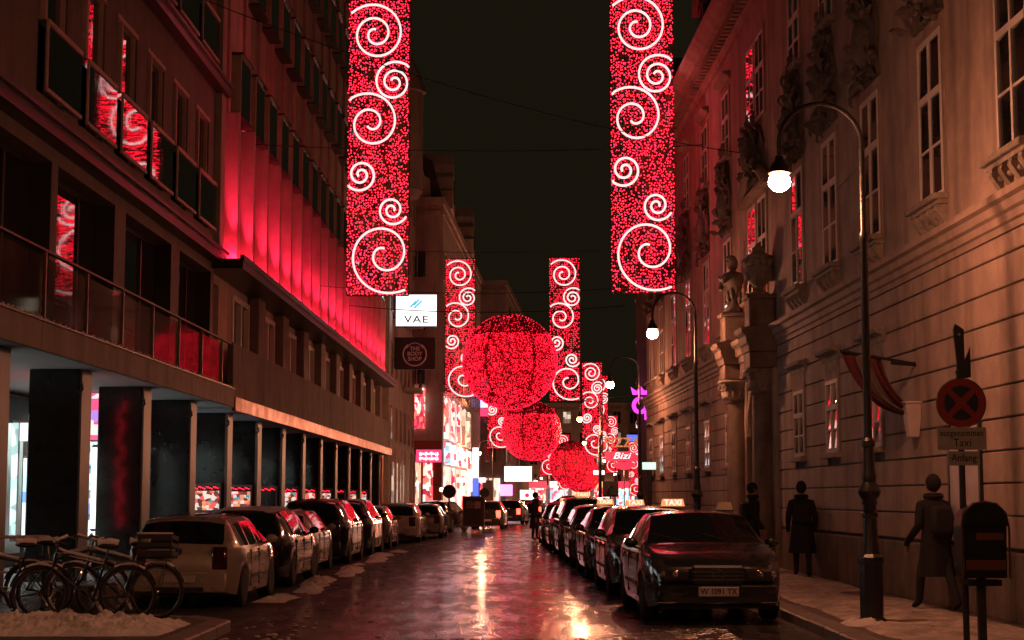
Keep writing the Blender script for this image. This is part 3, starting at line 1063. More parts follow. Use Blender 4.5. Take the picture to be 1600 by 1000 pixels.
MB().tube(arch, .12, 8).box(-.16, .02, PORT - 1.3, PORT - 1.08, .11, 3.1).box(-.16, .02, PORT + 1.08, PORT + 1.3, .11, 3.1).build('door_surround', STUCCO_T, PB)
link('relief', relief_mesh(91, .6, .9, .3, CARVED_L, 24), PB, (0, PORT, 3.95))
# urn (near pedestal)
ur = MB().lathe([(.3, 0), (.3, .06), (.14, .12), (.12, .22), (.26, .32), (.37, .5), (.4, .66), (.36, .78), (.24, .84), (.25, .9), (.38, 1.0), (.38, 1.05), (.2, 1.12), (.16, 1.24), (.08, 1.34), (.02, 1.4)], n=20)
for k in range(14):
    a = 2 * math.pi * k / 14
    ur.sphere((.40 * math.cos(a), .40 * math.sin(a), .86), .12, 8, 6, (1, 1, .9))
for k in range(9):
    a = 2 * math.pi * k / 9
    ur.sphere((.36 * math.cos(a), .36 * math.sin(a), .5), .085, 8, 6, (1, 1, 1.6))
u = ur.build('urn', CARVED_L, PB, True, (-.32, PORT - 1.85, 6.15), 60)
u.scale = (.78, .78, .85)
# draped herm figure (far pedestal)
fg = MB().lathe([(.3, 0), (.28, .1), (.16, .2), (.17, .35), (.24, .62), (.3, .8), (.33, .95), (.26, 1.05), (.1, 1.1), (.09, 1.16)], n=16)
fg.sphere((0, 0, 1.3), .16, 12, 10, (1, .85, 1.2)).sphere((-.05, -.02, 1.42), .17, 10, 8, (1, 1, .6))
fg.tube([(-.1, -.28, .98), (-.32, -.34, .82), (-.42, -.12, .92)], [.1, .085, .06], 8).tube([(-.1, .28, .98), (-.26, .4, .8), (-.34, .2, .62)], [.1, .085, .06], 8)
for k in range(10):
    a = 2 * math.pi * k / 10
    fg.sphere((.2 * math.cos(a), .2 * math.sin(a), .42 + .1 * (k % 3)), .09, 8, 6, (.8, .8, 2.0))
fg.build('stone_figure', CARVED, PB, True, (-.32, PORT + 1.85, 6.15), 60).scale = (.85, .85, .95)
# pale notice panel on the wall behind the no-stopping sign
PANEL = mat('pale_panel', (0.62, 0.52, 0.5), 0.45, var=0.12, vscale=3)
nb = empty('notice_panel', (6.17, 23.0, 1.05), RROT, 'tall pale notice panel fixed to palace wall behind the no-stopping sign', 'panel')
MB().bevbox(-.05, 0.02, -1.0, .35, 0, 1.55, .015).build('board', PANEL, nb)
MB().box(-.06, .02, -1.08, -1.002, -.05, 1.6).box(-.06, .02, .352, .43, -.05, 1.6).build('frame', BLACKIRON, nb)

# flag on its pole
RED = mat('flag_red', (0.085, 0.012, 0.012), 0.8, var=0.15, vscale=5)
WHT = mat('flag_white', (0.15, 0.11, 0.1), 0.8, var=0.1, vscale=5)
fy = 25.1
fl = empty('flag', (6.14, fy, 3.65), RROT, 'red and white striped flag draped from a pole on the palace wall', 'flag')
MB().tube([(0, 0, 0), (-1.2, -.05, .2)], .022, 8).tube([(-.02, 0, .0), (-.42, 0, .03)], .035, 8).build('pole', BLACKIRON, fl, True)
MB().tube([(-.01, 0, .22), (-.5, -.02, .085)], .012, 6).build('stay', BLACKIRON, fl)
# cloth: three stripes running along the hang, gathered at the lower end beside the wall
NU, NV = 25, 22


def cloth(u, v):
    # u 0..1 along pole from tip to wall, v 0..1 down the cloth
    px = -1.17 + .62 * u
    pz = .19 - .1 * u
    ex, ez = -.16 + .1 * u, -.78 + .05 * u
    b = v
    x = px + (ex - px) * (b ** 1.25)
    z = pz + (ez - pz) * b - .22 * math.sin(math.pi * b) * (1 - .45 * u)
    y = .06 * math.sin(u * 21 + v * 2.2) * (0.5 + v) + .04 * math.sin(u * 9 - v * 5) - .02
    return (x, y, z)


for k, (u0, u1, mm, nm) in enumerate(((0, .34, RED, 'red_stripe'), (.34, .67, WHT, 'white_stripe'), (.67, 1.0, RED, 'red_stripe'))):
    vs_, fs = [], []
    n_u = 12
    for i in range(n_u + 1):
        for j in range(NV + 1):
            vs_.append(cloth(u0 + (u1 - u0) * i / n_u, j / NV))
    for i in range(n_u):
        for j in range(NV):
            q = i * (NV + 1) + j
            fs.append((q, q + NV + 1, q + NV + 2, q + 1))
    o = MB().add(vs_, fs).build(nm, mm, fl, True, None, 180)
    md = o.modifiers.new('thickness', 'SOLIDIFY')
    md.thickness = .006
wb = empty('wall_box', (6.1, fy - .12, 2.55), RROT, 'pale tapered metal box on the palace wall under the flag', 'box')
MB().add([(-.02, -.08, 0), (-.16, -.08, 0), (-.16, .1, 0), (-.02, .1, 0), (0.03, -.12, .5), (-.22, -.12, .5), (-.22, .14, .5), (0.03, .14, .5)],
         [(3, 2, 1, 0), (4, 5, 6, 7), (0, 1, 5, 4), (1, 2, 6, 5), (2, 3, 7, 6), (3, 0, 4, 7)]).build('case', PANEL, wb)
MB().box(-.24, .04, -.14, .16, .502, .53).build('lid', PANEL, wb)

# ------------------------------------------------------------------ street lamps
def lamp(x, y, z0, label, group, full=True, head_dx=-1.04, mat_=None, power=0, hh=0.0):
    L = empty('street_lamp', (x, y, z0), 0, label, 'street lamp', group)
    if full:
        MB().lathe([(.17, 0), (.17, .05), (.145, .07), (.145, .72), (.165, .74), (.165, .8), (.12, .84)], n=8).build('base', BLACKIRON, L)
        MB().lathe([(.115, .84), (.1, .9), (.085, 1.28), (.1, 1.3), (.1, 1.34), (.08, 1.36), (.085, 1.44), (.1, 1.46), (.085, 1.5), (.12, 1.54), (.145, 1.6), (.12, 1.66), (.085, 1.72),
                    (.095, 1.78), (.085, 1.82), (.075, 1.88), (.065, 2.14), (.085, 2.16), (.085, 2.22), (.055, 2.26)], n=16).build('collar', BLACKIRON, L, True, None, 30)
    MB().lathe([(.055, 2.26 if full else 0.0), (.046, 4.7), (.06, 4.72), (.06, 4.8), (.042, 4.84), (.036, 5.95 + hh)], n=12).build('shaft', BLACKIRON, L, True, None, 35)
    pts = [(head_dx / 2 + -head_dx / 2 * math.cos(math.pi * k / 18), 0, 5.95 + hh + .52 * math.sin(math.pi * k / 18)) for k in range(19)]
    pts.append((head_dx, 0, 5.78 + hh))
    MB().tube(pts, .03, 8).build('arm', BLACKIRON, L, True)
    MB().lathe([(.05, 5.80 + hh), (.06, 5.74 + hh), (.12, 5.66 + hh), (.145, 5.58 + hh), (.13, 5.57 + hh), (.1, 5.62 + hh)], (head_dx, 0, 0), 16).build('lamp_shade', BLACKIRON, L, True)
    MB().sphere((head_dx, 0, 5.47 + hh), .14 if full else .15, 14, 10, (1, 1, .9)).build('bulb', mat_ or SODIUM, L, True)
    if power:
        ld = bpy.data.lights.new('lamp_light', 'POINT')
        ld.energy = power
        ld.color = (1.0, 0.39, 0.19)
        ld.shadow_soft_size = .12 if full else .45
        lo = bpy.data.objects.new('lamp_light', ld)
        COL.objects.link(lo)
        lo.parent = L
        lo.location = (head_dx, 0, 5.27 + hh)
    return L


GL = 'street lamps along the right kerb'
lamp(4.40, 20.6, .12, 'tall black curved street lamp standing between the front taxi and the sign post', GL, True)
lamp(4.44, 40.1, .12, 'curved street lamp rising behind the front taxi roof before the palace windows', GL, True)
lamp(4.5, 58.6, .12, 'curved street lamp at the far corner of the palace beside the neon crown', GL, True)
GF = 'street lamps far down the street'
far_lamps = [(906, 655, 84, 'far street lamp glowing just beside the second light ball'),
             (913, 692, 119, 'far street lamp glowing above the third light ball'),
             (944, 720, 160, 'far street lamp glowing before the tiers of small spirals'),
             (961, 741, 190, 'far street lamp glowing under the pizza sign'),
             (973, 768, 215, 'lowest far street lamp glowing above the taxi signs'),
             (749, 708, 128, 'far street lamp glowing on the shop side near the crossing'),
             (871, 760, 235, 'far street lamp glowing under the fourth light ball'),
             (846, 747, 222, 'far street lamp glowing left of the fourth light ball'),
             (830, 771, 250, 'tiny farthest street lamp beside the white round-dot billboard'),
             (690, 765, 100, 'small wall lamp glowing on the red corner shop')]
for px, py, Y, lab in far_lamps:
    p = at(px, py, Y)
    if Y == 100:
        L = empty('wall_lamp', p, 0, lab, 'wall lamp')
        MB().sphere((0, 0, 0), .13, 12, 8).build('bulb', SODIUM_F, L, True)
        MB().tube([(0, .1, .15), (-.2, .1, .3), (-.5, .1, .3)], .03, 6).build('bracket', BLACKIRON, L)
        continue
    dz = p.z - 5.47
    hh = dz if dz < 0 else dz
    lamp(p.x + 1.04, Y, 0, lab, GF, False, -1.04, SODIUM_F, 2000, max(-2.9, dz))

# lamps added out of view, places assumed, to light the foreground
lamp(4.40, 1.8, .12, 'curved street lamp added on the palace side, out of view behind the viewer, to light the foreground', GL, True)  # added lamp, unseen, though grouped with the kerb row; lights the foreground
lamp(-5.4, 11.8, .12, 'curved street lamp added out of view on the arcade side to light the snow and bicycles', 'added street lamp out of view', True, 1.04)  # added lamp, unseen, to light the snow, bicycles and car backs

# ------------------------------------------------------------------ light banners with spirals
SPI = [(.78, 7.5, .94, 2.15, 140, -1), (1.33, 6.1, .64, 2.3, 42, 1), (.66, 4.92, .94, 1.75, 137, -1),
       (.38, 3.43, .50, 2.0, 217, 1), (1.3, 2.42, .46, 2.0, -25, -1), (1.08, 1.15, 1.18, 1.6, -58, -1)]
BW, BH = 1.8, 8.52


def spiral_pts(cx, cz, ro, turns, tail, sgn, n):
    pts = []
    th = turns * 2 * math.pi
    for k in range(n + 1):
        t = k / n
        r = ro + (.14 * ro - ro) * (t ** .82)
        a = R(tail) + sgn * th * t
        x, z = cx + r * math.cos(a), cz + r * math.sin(a)
        pts.append((min(max(x, .03), BW - .03) - BW / 2, 0, min(max(z, .05), BH - .05)))
    return pts


NETS = {}


def banner(x, y, zb, label, lod, group='red light banners with white spirals', scale=1.0, zs=1.0):
    B = empty('light_banner', (x, y, zb), 0, label, 'light banner', group)
    B.scale = (scale, 1, scale * zs)
    if lod not in NETS:
        rnd = random.Random(lod * 11 + 5)
        net = MB()
        r, sx, sz = [(.0175, .066, .074), (.0175, .068, .076), (.036, .105, .115), (.05, .15, .16)][lod]
        z = .04
        while z < BH:
            xx = -BW / 2 + .02
            while xx < BW / 2:
                if rnd.random() < .80 + .65 * noise.noise(Vector((xx * 2.6, lod * 7.3, z * 2.1))):
                    net.octa((xx + rnd.uniform(-.03, .03), rnd.uniform(-.02, .02), z + rnd.uniform(-.03, .03)), r * rnd.choice((.75, .95, 1.0, 1.15)))
                xx += sx
            z += sz
        wires = MB()
        if lod < 3:
            for k in range(25):
                xx = -BW / 2 + BW * k / 24
                wires.box(xx - .008, xx + .008, .012, .024, 0, BH)
            for k in range(70):
                zz = BH * k / 69
                wires.box(-BW / 2, BW / 2, .026, .036, zz - .006, zz + .006)
        else:
            wires.box(-BW / 2, BW / 2, .03, .04, 0, BH)
        fr = MB()
        for zz in (0, 4.27, BH):
            fr.tube([(-BW / 2, .04, zz), (BW / 2, .04, zz)], .022, 6)
        for s in (-1, 1):
            fr.tube([(s * BW / 2, .04, 0), (s * BW / 2, .04, BH)], .016, 6)
        sp = []
        for c in SPI:
            n = [64, 64, 48, 30][lod]
            sp.append(MB().tube(spiral_pts(*c, n), [.034, .034, .045, .055][lod], 6 if lod < 2 else 5).mesh('spiral', ROPE, True, 180))
        NETS[lod] = (net.mesh('bulb_net', BULB if lod < 2 else BULB_F), wires.mesh('net', REDWIRE), fr.mesh('frame', WIRE), sp)
    net, wires, fr, sp = NETS[lod]
    tag(link('bulb_net', net, B, (0, 0, 0)), kind='stuff')
    link('net', wires, B, (0, 0, 0))
    link('frame', fr, B, (0, 0, 0))
    for s in sp:
        link('spiral', s, B, (0, -.07, 0))
    return B


def hang(x0, x1, y, z, label, sag=.25):
    pts = []
    for k in range(13):
        t = k / 12
        pts.append((x0 + (x1 - x0) * t, y, z - sag * 4 * t * (1 - t)))
    o = MB().tube(pts, .014 if y < 60 else .02, 5).build('suspension_cable', WIRE)
    tag(o, label, 'cable', 'cables spanning the street')


p = at(590, 461.5, 48)
banner(p.x, 48, p.z, 'nearest light banner on the office side, hanging above the parked cars', 0, zs=1.035)
q = at(1005.5, 457, 47.4)
banner(q.x, 47.4, q.z, 'nearest light banner on the palace side, hanging above the second street lamp', 1, zs=1.04)
hang(-7.9, 5.9, 48.1, p.z + BH * 1.04 + .15, 'cable carrying the two nearest light banners', .1)
hang(-7.6, 5.9, 47.7, p.z + 4.4, 'cable steadying the two nearest light banners at mid height', .2)
p2 = at(719.5, 621, 101)
banner(p2.x, 101, p2.z, 'second light banner on the shop side, partly behind the big light ball', 2)
q2 = at(883.5, 626, 98)
banner(q2.x, 98, q2.z, 'second light banner on the palace side, just beside the big light ball', 2)
hang(-6.4, 5.2, 98.5, p2.z + BH + .1, 'cable carrying the second pair of light banners', .1)
GB = 'red light banners with white spirals'
for px, py, Y, lab, sc in [(926.5, 712, 151, 'third light banner on the palace side, behind the third street lamp glow', 1.0),
                           (937, 716, 168, 'fourth light banner on the palace side, half hidden behind the third', .98),
                           (956.5, 738, 245, 'small far light banner rising behind the pizza sign', .98),
                           (778, 700, 150, 'third light banner on the shop side, half hidden by the second light ball', 1.0),
                           (856, 742, 200, 'light banner between the second and third light balls', .95),
                           (881, 765, 232, 'light banner half hidden by the fourth light ball', .9),
                           (992, 775, 236, 'light banner far away beside the black sign post', .9)]:
    pp_ = at(px, py, Y)
    banner(pp_.x, Y, pp_.z, lab, 3 if Y > 140 else 2, GB, sc)
# overhead wires crossing the near street
for (a, b, s, lab) in [((-7.6, 30, 11.6), (5.9, 41, 10.2), .5, 'thin overhead wire slanting across to the palace upper windows'),
                       ((-7.7, 62, 9.6), (5.6, 52, 8.4), .35, 'thin overhead wire running behind the nearest light banners'),
                       ((6.0, 30.2, 7.3), (6.15, 26.4, 7.6), .02, 'short wire along the palace wall under the lamp arm')]:
    pts = []
    for k in range(17):
        t = k / 16
        pts.append((a[0] + (b[0] - a[0]) * t, a[1] + (b[1] - a[1]) * t, a[2] + (b[2] - a[2]) * t - s * 4 * t * (1 - t)))
    tag(MB().tube(pts, .011, 5).build('overhead_wire', WIRE), lab, 'wire')

# ------------------------------------------------------------------ giant light balls
BALL = {}


def ball(px, py, Y, dia_px, label, lod):
    c = at(px, py, Y)
    r = dia_px / 2 * (Y / math.cos(PITCH)) / F_PX * .995
    B = empty('light_ball', c, random.uniform(0, 6), label, 'light ball', 'giant red light balls over the street')
    rnd = random.Random(lod + 3)
    net = MB()
    n = [17000, 9000, 5000, 3600][lod]
    br = [.0165, .023, .030, .034][lod]
    for k in range(n):
        z = rnd.uniform(-1, .97)
        if z > .55 and rnd.random() < (.85 if lod else .72):
            continue
        a = rnd.uniform(0, 2 * math.pi)
        if abs((a % 1.047) - .52) < .03 and rnd.random() < .8:
            continue
        q = r * rnd.uniform(.975, 1.01)
        s = math.sqrt(1 - z * z)
        net.octa((q * s * math.cos(a), q * s * math.sin(a), q * z), br * rnd.choice((.7, .9, 1.0, 1.1)))
    tag(net.build('bulb_net', BULB_F, B), kind='stuff')
    fr = MB()
    for k in range(6):
        a = math.pi * k / 6
        fr.tube([(r * .96 * math.sin(t) * math.cos(a), r * .96 * math.sin(t) * math.sin(a), r * .96 * math.cos(t)) for t in [2 * math.pi * j / 40 for j in range(40)]], .035, 6, True)
    for zz in (-.6, 0, .6):
        s = math.sqrt(1 - zz * zz)
        fr.tube([(r * .96 * s * math.cos(t), r * .96 * s * math.sin(t), r * .96 * zz) for t in [2 * math.pi * j / 40 for j in range(40)]], .03, 6, True)
    fr.build('frame', WIRE, B)
    # wound red garland: many thin red strands over the sphere
    g = MB()
    for k in range(54 if lod < 2 else 36):
        a0 = 2 * math.pi * k / (54 if lod < 2 else 36)
        pts = []
        for j in range(19):
            t = math.pi * (j + .3) / 18.6
            a = a0 + .06 * math.sin(j * 1.7 + k)
            pts.append((r * .985 * math.sin(t) * math.cos(a), r * .985 * math.sin(t) * math.sin(a), r * .985 * math.cos(t)))
        g.tube(pts, .036 if lod < 2 else .05, 4)
    tag(g.build('garland', TINSEL, B), kind='stuff')
    MB().sphere((0, 0, 0), r * .955, 40, 24).build('gauze', GAUZE, B, True)
    MB().tube([(0, 0, r * .97), (0, 0, r + .35)], .03, 6).build('hanger', WIRE, B)
    return c, r


GAUZE = mat('red_gauze', (0.75, 0.02, 0.06), 0.7, var=.5, vscale=2.2, alpha=.8)
TINSEL = mat('red_tinsel', (0.55, 0.012, 0.035), 0.4, metal=0.2, var=0.4, vscale=8)
c1, r1 = ball(796.5, 565.5, 73, 149, 'largest and nearest red light ball hanging over the middle of the street', 0)
hang(-7.2, 5.0, 73, c1.z + r1 + .4, 'cable carrying the nearest light ball', .3)
c2, r2 = ball(830, 673, 118, 93, 'second red light ball hanging behind the nearest one', 1)
hang(-5.5, 9, 118, c2.z + r2 + .4, 'cable carrying the second light ball', .3)
c3, r3 = ball(893, 724, 168, 70, 'third red light ball hanging over the bend of the street', 2)
c4, r4 = ball(909, 741, 196, 58, 'fourth and farthest red light ball, low behind the third', 3)

# ------------------------------------------------------------------ hanging box signs past the office block
WHITELIT = mat('white_sign_face', (1, 1, 1), 0.4, emit=(0.95, 1.0, 1.0), estr=1.6)
WHITE2 = mat('white_billboard_face', (1, 1, 1), 0.4, emit=(1.0, 0.98, 0.92), estr=1.5)
SIGNBLK = mat('sign_black', (0.012, 0.012, 0.011), 0.4)
CYAN = mat('sign_cyan', (0.1, 0.5, 0.7), 0.4, emit=(0.12, 0.55, 0.8), estr=.8)
ROSE = mat('sign_rose_print', (0.33, 0.16, 0.15), 0.5, emit=(0.33, 0.1, 0.1), estr=.14)


def board(name, px0, py0, px1, py1, Y, depth, face, rim, label, cat, group=None, round_=None):
    a, b = at(px0, py1, Y), at(px1, py0, Y)
    w, h = b.x - a.x, b.z - a.z
    S = empty(name, (a.x + w / 2, Y, a.z), 0, label, cat, group)
    MB().bevbox(-w / 2, w / 2, 0, depth, 0, h, min(.06, w * .1)).build('case', rim, S)
    MB().box(-w / 2 + w * .025, w / 2 - w * .025, -.02, -.003, h * .03, h * .97).build('face', face, S)
    return S, w, h


S, w, h = board('hanging_sign', 617, 459, 684, 511, 93, .35, WHITELIT, SIGNBLK, 'white lit hanging sign reading VAE above the dark round-logo sign', 'sign')
text('lettering', 'VAE', h * .30, SIGNBLK, S, (0, -.03, h * .22), sx=1.25, bold=.006, spacing=1.15)
for k, (dx, dz) in enumerate(((-.2, .1), (-.02, .2), (.14, .14), (.02, .04))):
    MB().prism([(dx - .2, h * .62 + dz - .15), (dx + .12, h * .62 + dz + .2), (dx + .24, h * .62 + dz + .2), (dx - .06, h * .62 + dz - .15)], -.035, -.022, 'y').build('logo_stroke', CYAN, S)
MB().tube([(-w / 2, .15, h * .3), (-w / 2 - 1.2, .15, h * .3)], .05, 6).tube([(-w / 2, .15, h * .8), (-w / 2 - 1.2, .15, h * .8)], .05, 6).build('bracket', BLACKIRON, S)
S, w, h = board('hanging_sign', 616, 527, 680, 577, 93.4, .3, SIGNBLK, SIGNBLK, 'dark hanging sign with a ringed logo under the white lit sign', 'sign')
for k, ln in enumerate(('THE', 'BODY', 'SHOP')):
    text('lettering', ln, h * .17, ROSE, S, (0, -.03, h * (.64 - .16 * k)), bold=.008)
MB().tube([(h * .36 * math.cos(R(t)), -.03, h * .47 + h * .36 * math.sin(R(t))) for t in range(-235, 56, 10)], .045, 6).build('ring', ROSE, S)
MB().tube([(h * .27 * math.cos(R(t)), -.03, h * .55 + h * .27 * math.sin(R(t))) for t in range(20, 161, 10)], .025, 6).build('ring', ROSE, S)
MB().tube([(-w / 2, .15, h * .3), (-w / 2 - 1.2, .15, h * .3)], .05, 6).build('bracket', BLACKIRON, S)

# ------------------------------------------------------------------ cars
TYRE = mat('tyre_rubber', (0.012, 0.012, 0.012), 0.8, bump=0.2, bscale=60)
RIM = mat('alloy_rim', (0.35, 0.33, 0.31), 0.35, metal=0.9)
CGLASS = mat('car_glass', (0.006, 0.006, 0.007), 0.03, spec=0.9, coat=0.6)
TRIM = mat('black_plastic', (0.014, 0.013, 0.013), 0.45)
CARCHROME = mat('car_chrome', (0.6, 0.56, 0.53), 0.12, metal=1.0)
TAIL = mat('tail_lamp_red', (0.05, 0.005, 0.005), 0.12, spec=0.8, coat=1.0)
TAIL_ON = mat('tail_lamp_lit', (0.5, 0.01, 0.01), 0.2, emit=(1.0, 0.07, 0.04), estr=6.0)
HEADL = mat('headlamp_lens', (0.03, 0.028, 0.028), 0.05, spec=.8, coat=1.0)
PLATE = mat('number_plate', (0.45, 0.40, 0.37), 0.4, var=0.1, vscale=20)
PLTXT = mat('plate_print', (0.02, 0.02, 0.02), 0.5)
TAXI_ON = mat('taxi_sign_lit', (1, .7, .4), 0.4, emit=(1.0, 0.36, 0.12), estr=.95)
TAXI_TX = mat('taxi_sign_letters', (1, .9, .8), 0.4, emit=(1.0, 0.88, 0.72), estr=1.2)
TAXI_OFF = mat('taxi_sign_unlit', (.5, .4, .3), 0.4)


def paint(name, col, rough=.22):
    return mat(name, col, rough, metal=.25, coat=1.0, var=.12, vscale=3, rvar=.08)


PROFILES = {
    'sedan': dict(L=4.85, W=1.85, top=[(-.5, .70), (-.492, .90), (-.465, 1.0), (-.40, 1.045), (-.325, 1.07), (-.16, 1.40), (-.08, 1.455), (.02, 1.465), (.09, 1.435), (.245, 1.03), (.30, .99), (.40, .92), (.462, .83), (.488, .74), (.5, .60)],
                  belt=.95, ws=(.09, .245), rw=(-.325, -.16), gl=(-.27, .20), pil=[-.06], wheels=(-.29, .31)),
    'hatch': dict(L=4.1, W=1.72, top=[(-.5, .62), (-.496, .86), (-.478, .98), (-.47, 1.02), (-.405, 1.38), (-.36, 1.44), (-.2, 1.475), (-.02, 1.48), (.10, 1.43), (.275, 1.02), (.33, .97), (.43, .88), (.475, .79), (.492, .70), (.5, .58)],
                  belt=.96, ws=(.10, .275), rw=(-.47, -.405), gl=(-.37, .22), pil=[-.19, .0], wheels=(-.31, .315)),
    'estate': dict(L=4.65, W=1.78, top=[(-.5, .62), (-.496, .88), (-.482, .99), (-.475, 1.02), (-.425, 1.38), (-.385, 1.46), (-.2, 1.50), (0, 1.49), (.09, 1.44), (.25, 1.02), (.31, .97), (.42, .88), (.47, .79), (.49, .70), (.5, .58)],
                   belt=.96, ws=(.09, .25), rw=(-.475, -.425), gl=(-.41, .20), pil=[-.24, -.02], wheels=(-.29, .315)),
    'van': dict(L=4.6, W=1.82, top=[(-.5, .62), (-.497, .95), (-.488, 1.08), (-.483, 1.12), (-.452, 1.53), (-.42, 1.62), (-.2, 1.665), (.05, 1.655), (.14, 1.585), (.31, 1.12), (.36, 1.06), (.44, .95), (.478, .83), (.492, .72), (.5, .58)],
                belt=1.08, ws=(.14, .31), rw=(-.483, -.455), gl=(-.44, .25), pil=[-.2, .05], wheels=(-.3, .32)),
}


def interp(tab, y):
    if y <= tab[0][0]:
        return tab[0][1]
    for (a, b), (c, d) in zip(tab, tab[1:]):
        if y <= c:
            return b + (d - b) * (y - a) / (c - a)
    return tab[-1][1]


CARMESH = {}
WHEELMESH = []


def wheel_meshes():
    if not WHEELMESH:
        ty = MB().lathe([(.20, -.1), (.285, -.105), (.315, -.085), (.322, -.03), (.322, .03), (.315, .085), (.285, .105), (.20, .1)], n=28, axis='x')
        rm = MB().lathe([(.21, .03), (.215, .085), (.195, .088), (.19, .05), (.03, .06), (.0301, .075), (.001, .076)], n=28, axis='x', cap=False)
        for k in range(7):
            a = 2 * math.pi * k / 7
            ca, sa = math.cos(a), math.sin(a)
            p = lambda r_, t_: (r_ * ca - t_ * sa, r_ * sa + t_ * ca)
            q = [p(.04, -.022), p(.195, -.014), p(.195, .014), p(.04, .022)]
            rm.prism(q, .055, .084, 'x')
        WHEELMESH.append(ty.mesh('tyre', TYRE, True, 40))
        WHEELMESH.append(rm.mesh('rim', RIM))
    return WHEELMESH


def car_parts(kind):
    """body shell, glass and lamp meshes for one body style (front towards +y, ground at z 0)"""
    if kind in CARMESH:
        return CARMESH[kind]
    P = PROFILES[kind]
    L, W, belt0 = P['L'], P['W'], P['belt']
    wy = [w * L for w in P['wheels']]
    ts = set([-.5 + k / 96 for k in range(97)])
    for t, _ in P['top']:
        ts.add(t)
    for q in (*P['ws'], *P['rw'], *P['gl']):
        ts.add(q)
    for q in P['pil']:
        ts.add(q - .009), ts.add(q + .009)
    ts = sorted(ts)
    # smoothed roof line
    tt = {}
    for t in ts:
        s = 0
        for d, wgt in ((-.012, .25), (0, .5), (.012, .25)):
            s += wgt * interp(P['top'], max(-.5, min(.5, t + d)))
        tt[t] = s if -.47 < t < .47 else interp(P['top'], t)

    def sect(t):
        y = t * L
        T = tt.get(t) or interp(P['top'], t)
        e = max(0, (abs(2 * t) - .55) / .45)
        wb = W / 2 * (1 - .20 * e ** 3.0)
        zl = .2 + .06 * max(0, (abs(2 * t) - .85) / .15)
        for yw in wy:
            d = abs(y - yw)
            if d < .365:
                zl = max(zl, .31 + math.sqrt(.365 ** 2 - d * d) - .02)
        belt = min(belt0 + .03 * max(0, -t), T - .05)
        gh = max(0, T - belt)
        wr = wb * .955 - .34 * gh if gh > .1 else wb * .92
        c = min(1, gh / .35)
        pts = [(wb * .80, zl), (wb * .965, zl + .012), (wb * .99, max(zl + .03, .34)), (wb, max(zl + .05, .56)), (wb * .992, max(zl + .07, belt - .2)),
               (wb * .985, max(zl + .085, belt - .07)), (wb * .955, max(zl + .1, belt)),
               (wr, T - .115 * c - .014), (wr - .06, T - .045 * c - .008), (wr * .55, T - .012), (0, T)]
        return y, pts

    body = MB()
    glass = {}
    secs = [sect(t) for t in ts]
    nP = len(secs[0][1])
    verts = []
    for y, pts in secs:
        verts += [(x, y, z) for x, z in pts] + [(-x, y, z) for x, z in pts[-2::-1]]
    row = 2 * nP - 1
    bf, gf = [], {}
    for i in range(len(ts) - 1):
        tm = (ts[i] + ts[i + 1]) / 2
        gh = tt[ts[i]] - belt0
        for j in range(row - 1):
            jj = j if j < nP - 1 else row - 2 - j
            f = (i * row + j, i * row + j + 1, (i + 1) * row + j + 1, (i + 1) * row + j)
            part = None
            side = 'r' if j < nP - 1 else 'l'
            if P['ws'][0] < tm < P['ws'][1] and jj >= 8:
                part = 'windscreen'
            elif P['rw'][0] < tm < P['rw'][1] and jj >= 8:
                part = 'rear_window'
            elif jj == 6 and P['gl'][0] < tm < P['gl'][1] and gh > .16 and not any(abs(tm - q) < .009 for q in P['pil']):
                k = sum(tm > q for q in P['pil'])
                part = 'side_window' + side + str(k)
            if part:
                gf.setdefault(part, []).append(f)
            else:
                bf.append(f)
    # end caps and floor
    bf.append(tuple(range(row)))
    e = (len(ts) - 1) * row
    bf.append(tuple(e + k for k in range(row))[::-1])

    def sub(faces, off=0.0):
        idx, vs_, fs = {}, [], []
        for f in faces:
            g = []
            for v in f:
                if v not in idx:
                    idx[v] = len(vs_)
                    vs_.append(verts[v])
                g.append(idx[v])
            fs.append(tuple(g))
        return MB().add(vs_, [f[::-1] for f in fs])
    res = {'body': sub(bf).mesh('body', None, True, 32), 'glass': []}
    for nm, fs in gf.items():
        res['glass'].append((nm.rstrip('0123456789') if not nm.startswith('side') else 'side_window', sub(fs).mesh('pane', CGLASS, True, 50)))
    # dark underbody + wheel wells
    ub = MB().box(-W * .39, W * .39, -L * .47, L * .47, .2, .45)
    res['under'] = ub.mesh('underbody', TRIM)

    # lamps as patches that follow the skin
    def patch(t0, t1, j0, j1, off, sgn):
        n = 7
        vs_, fs = [], []
        m = j1 - j0 + 1
        for i in range(n):
            y, pts = sect_i(t0 + (t1 - t0) * i / (n - 1))
            for j in range(j0, j1 + 1):
                x, z = pts[j]
                vs_.append((sgn * (x + off), y + (off if t0 > 0 else -off), z + off * .3))
        for i in range(n - 1):
            for j in range(m - 1):
                f = (i * m + j, i * m + j + 1, (i + 1) * m + j + 1, (i + 1) * m + j)
                fs.append(f if sgn < 0 else f[::-1])
        return MB().add(vs_, fs)

    def sect_i(t):
        tt.setdefault(t, interp(P['top'], t))
        return sect(t)
    res['head'] = []
    for s in (-1, 1):
        fy, fp = sect(.5)
        a = patch(.435, .497, 4, 8, .006, s)
        wl = fp[4][0]
        a.bevbox(*sorted((s * wl * .5, s * wl * 1.0)), L * .465, L * .5 + .012, .56, .72, .03)
        res['head'].append(a.mesh('headlight', HEADL, True, 40))
    res['tail'] = []
    ry, rp = sect(-.5)
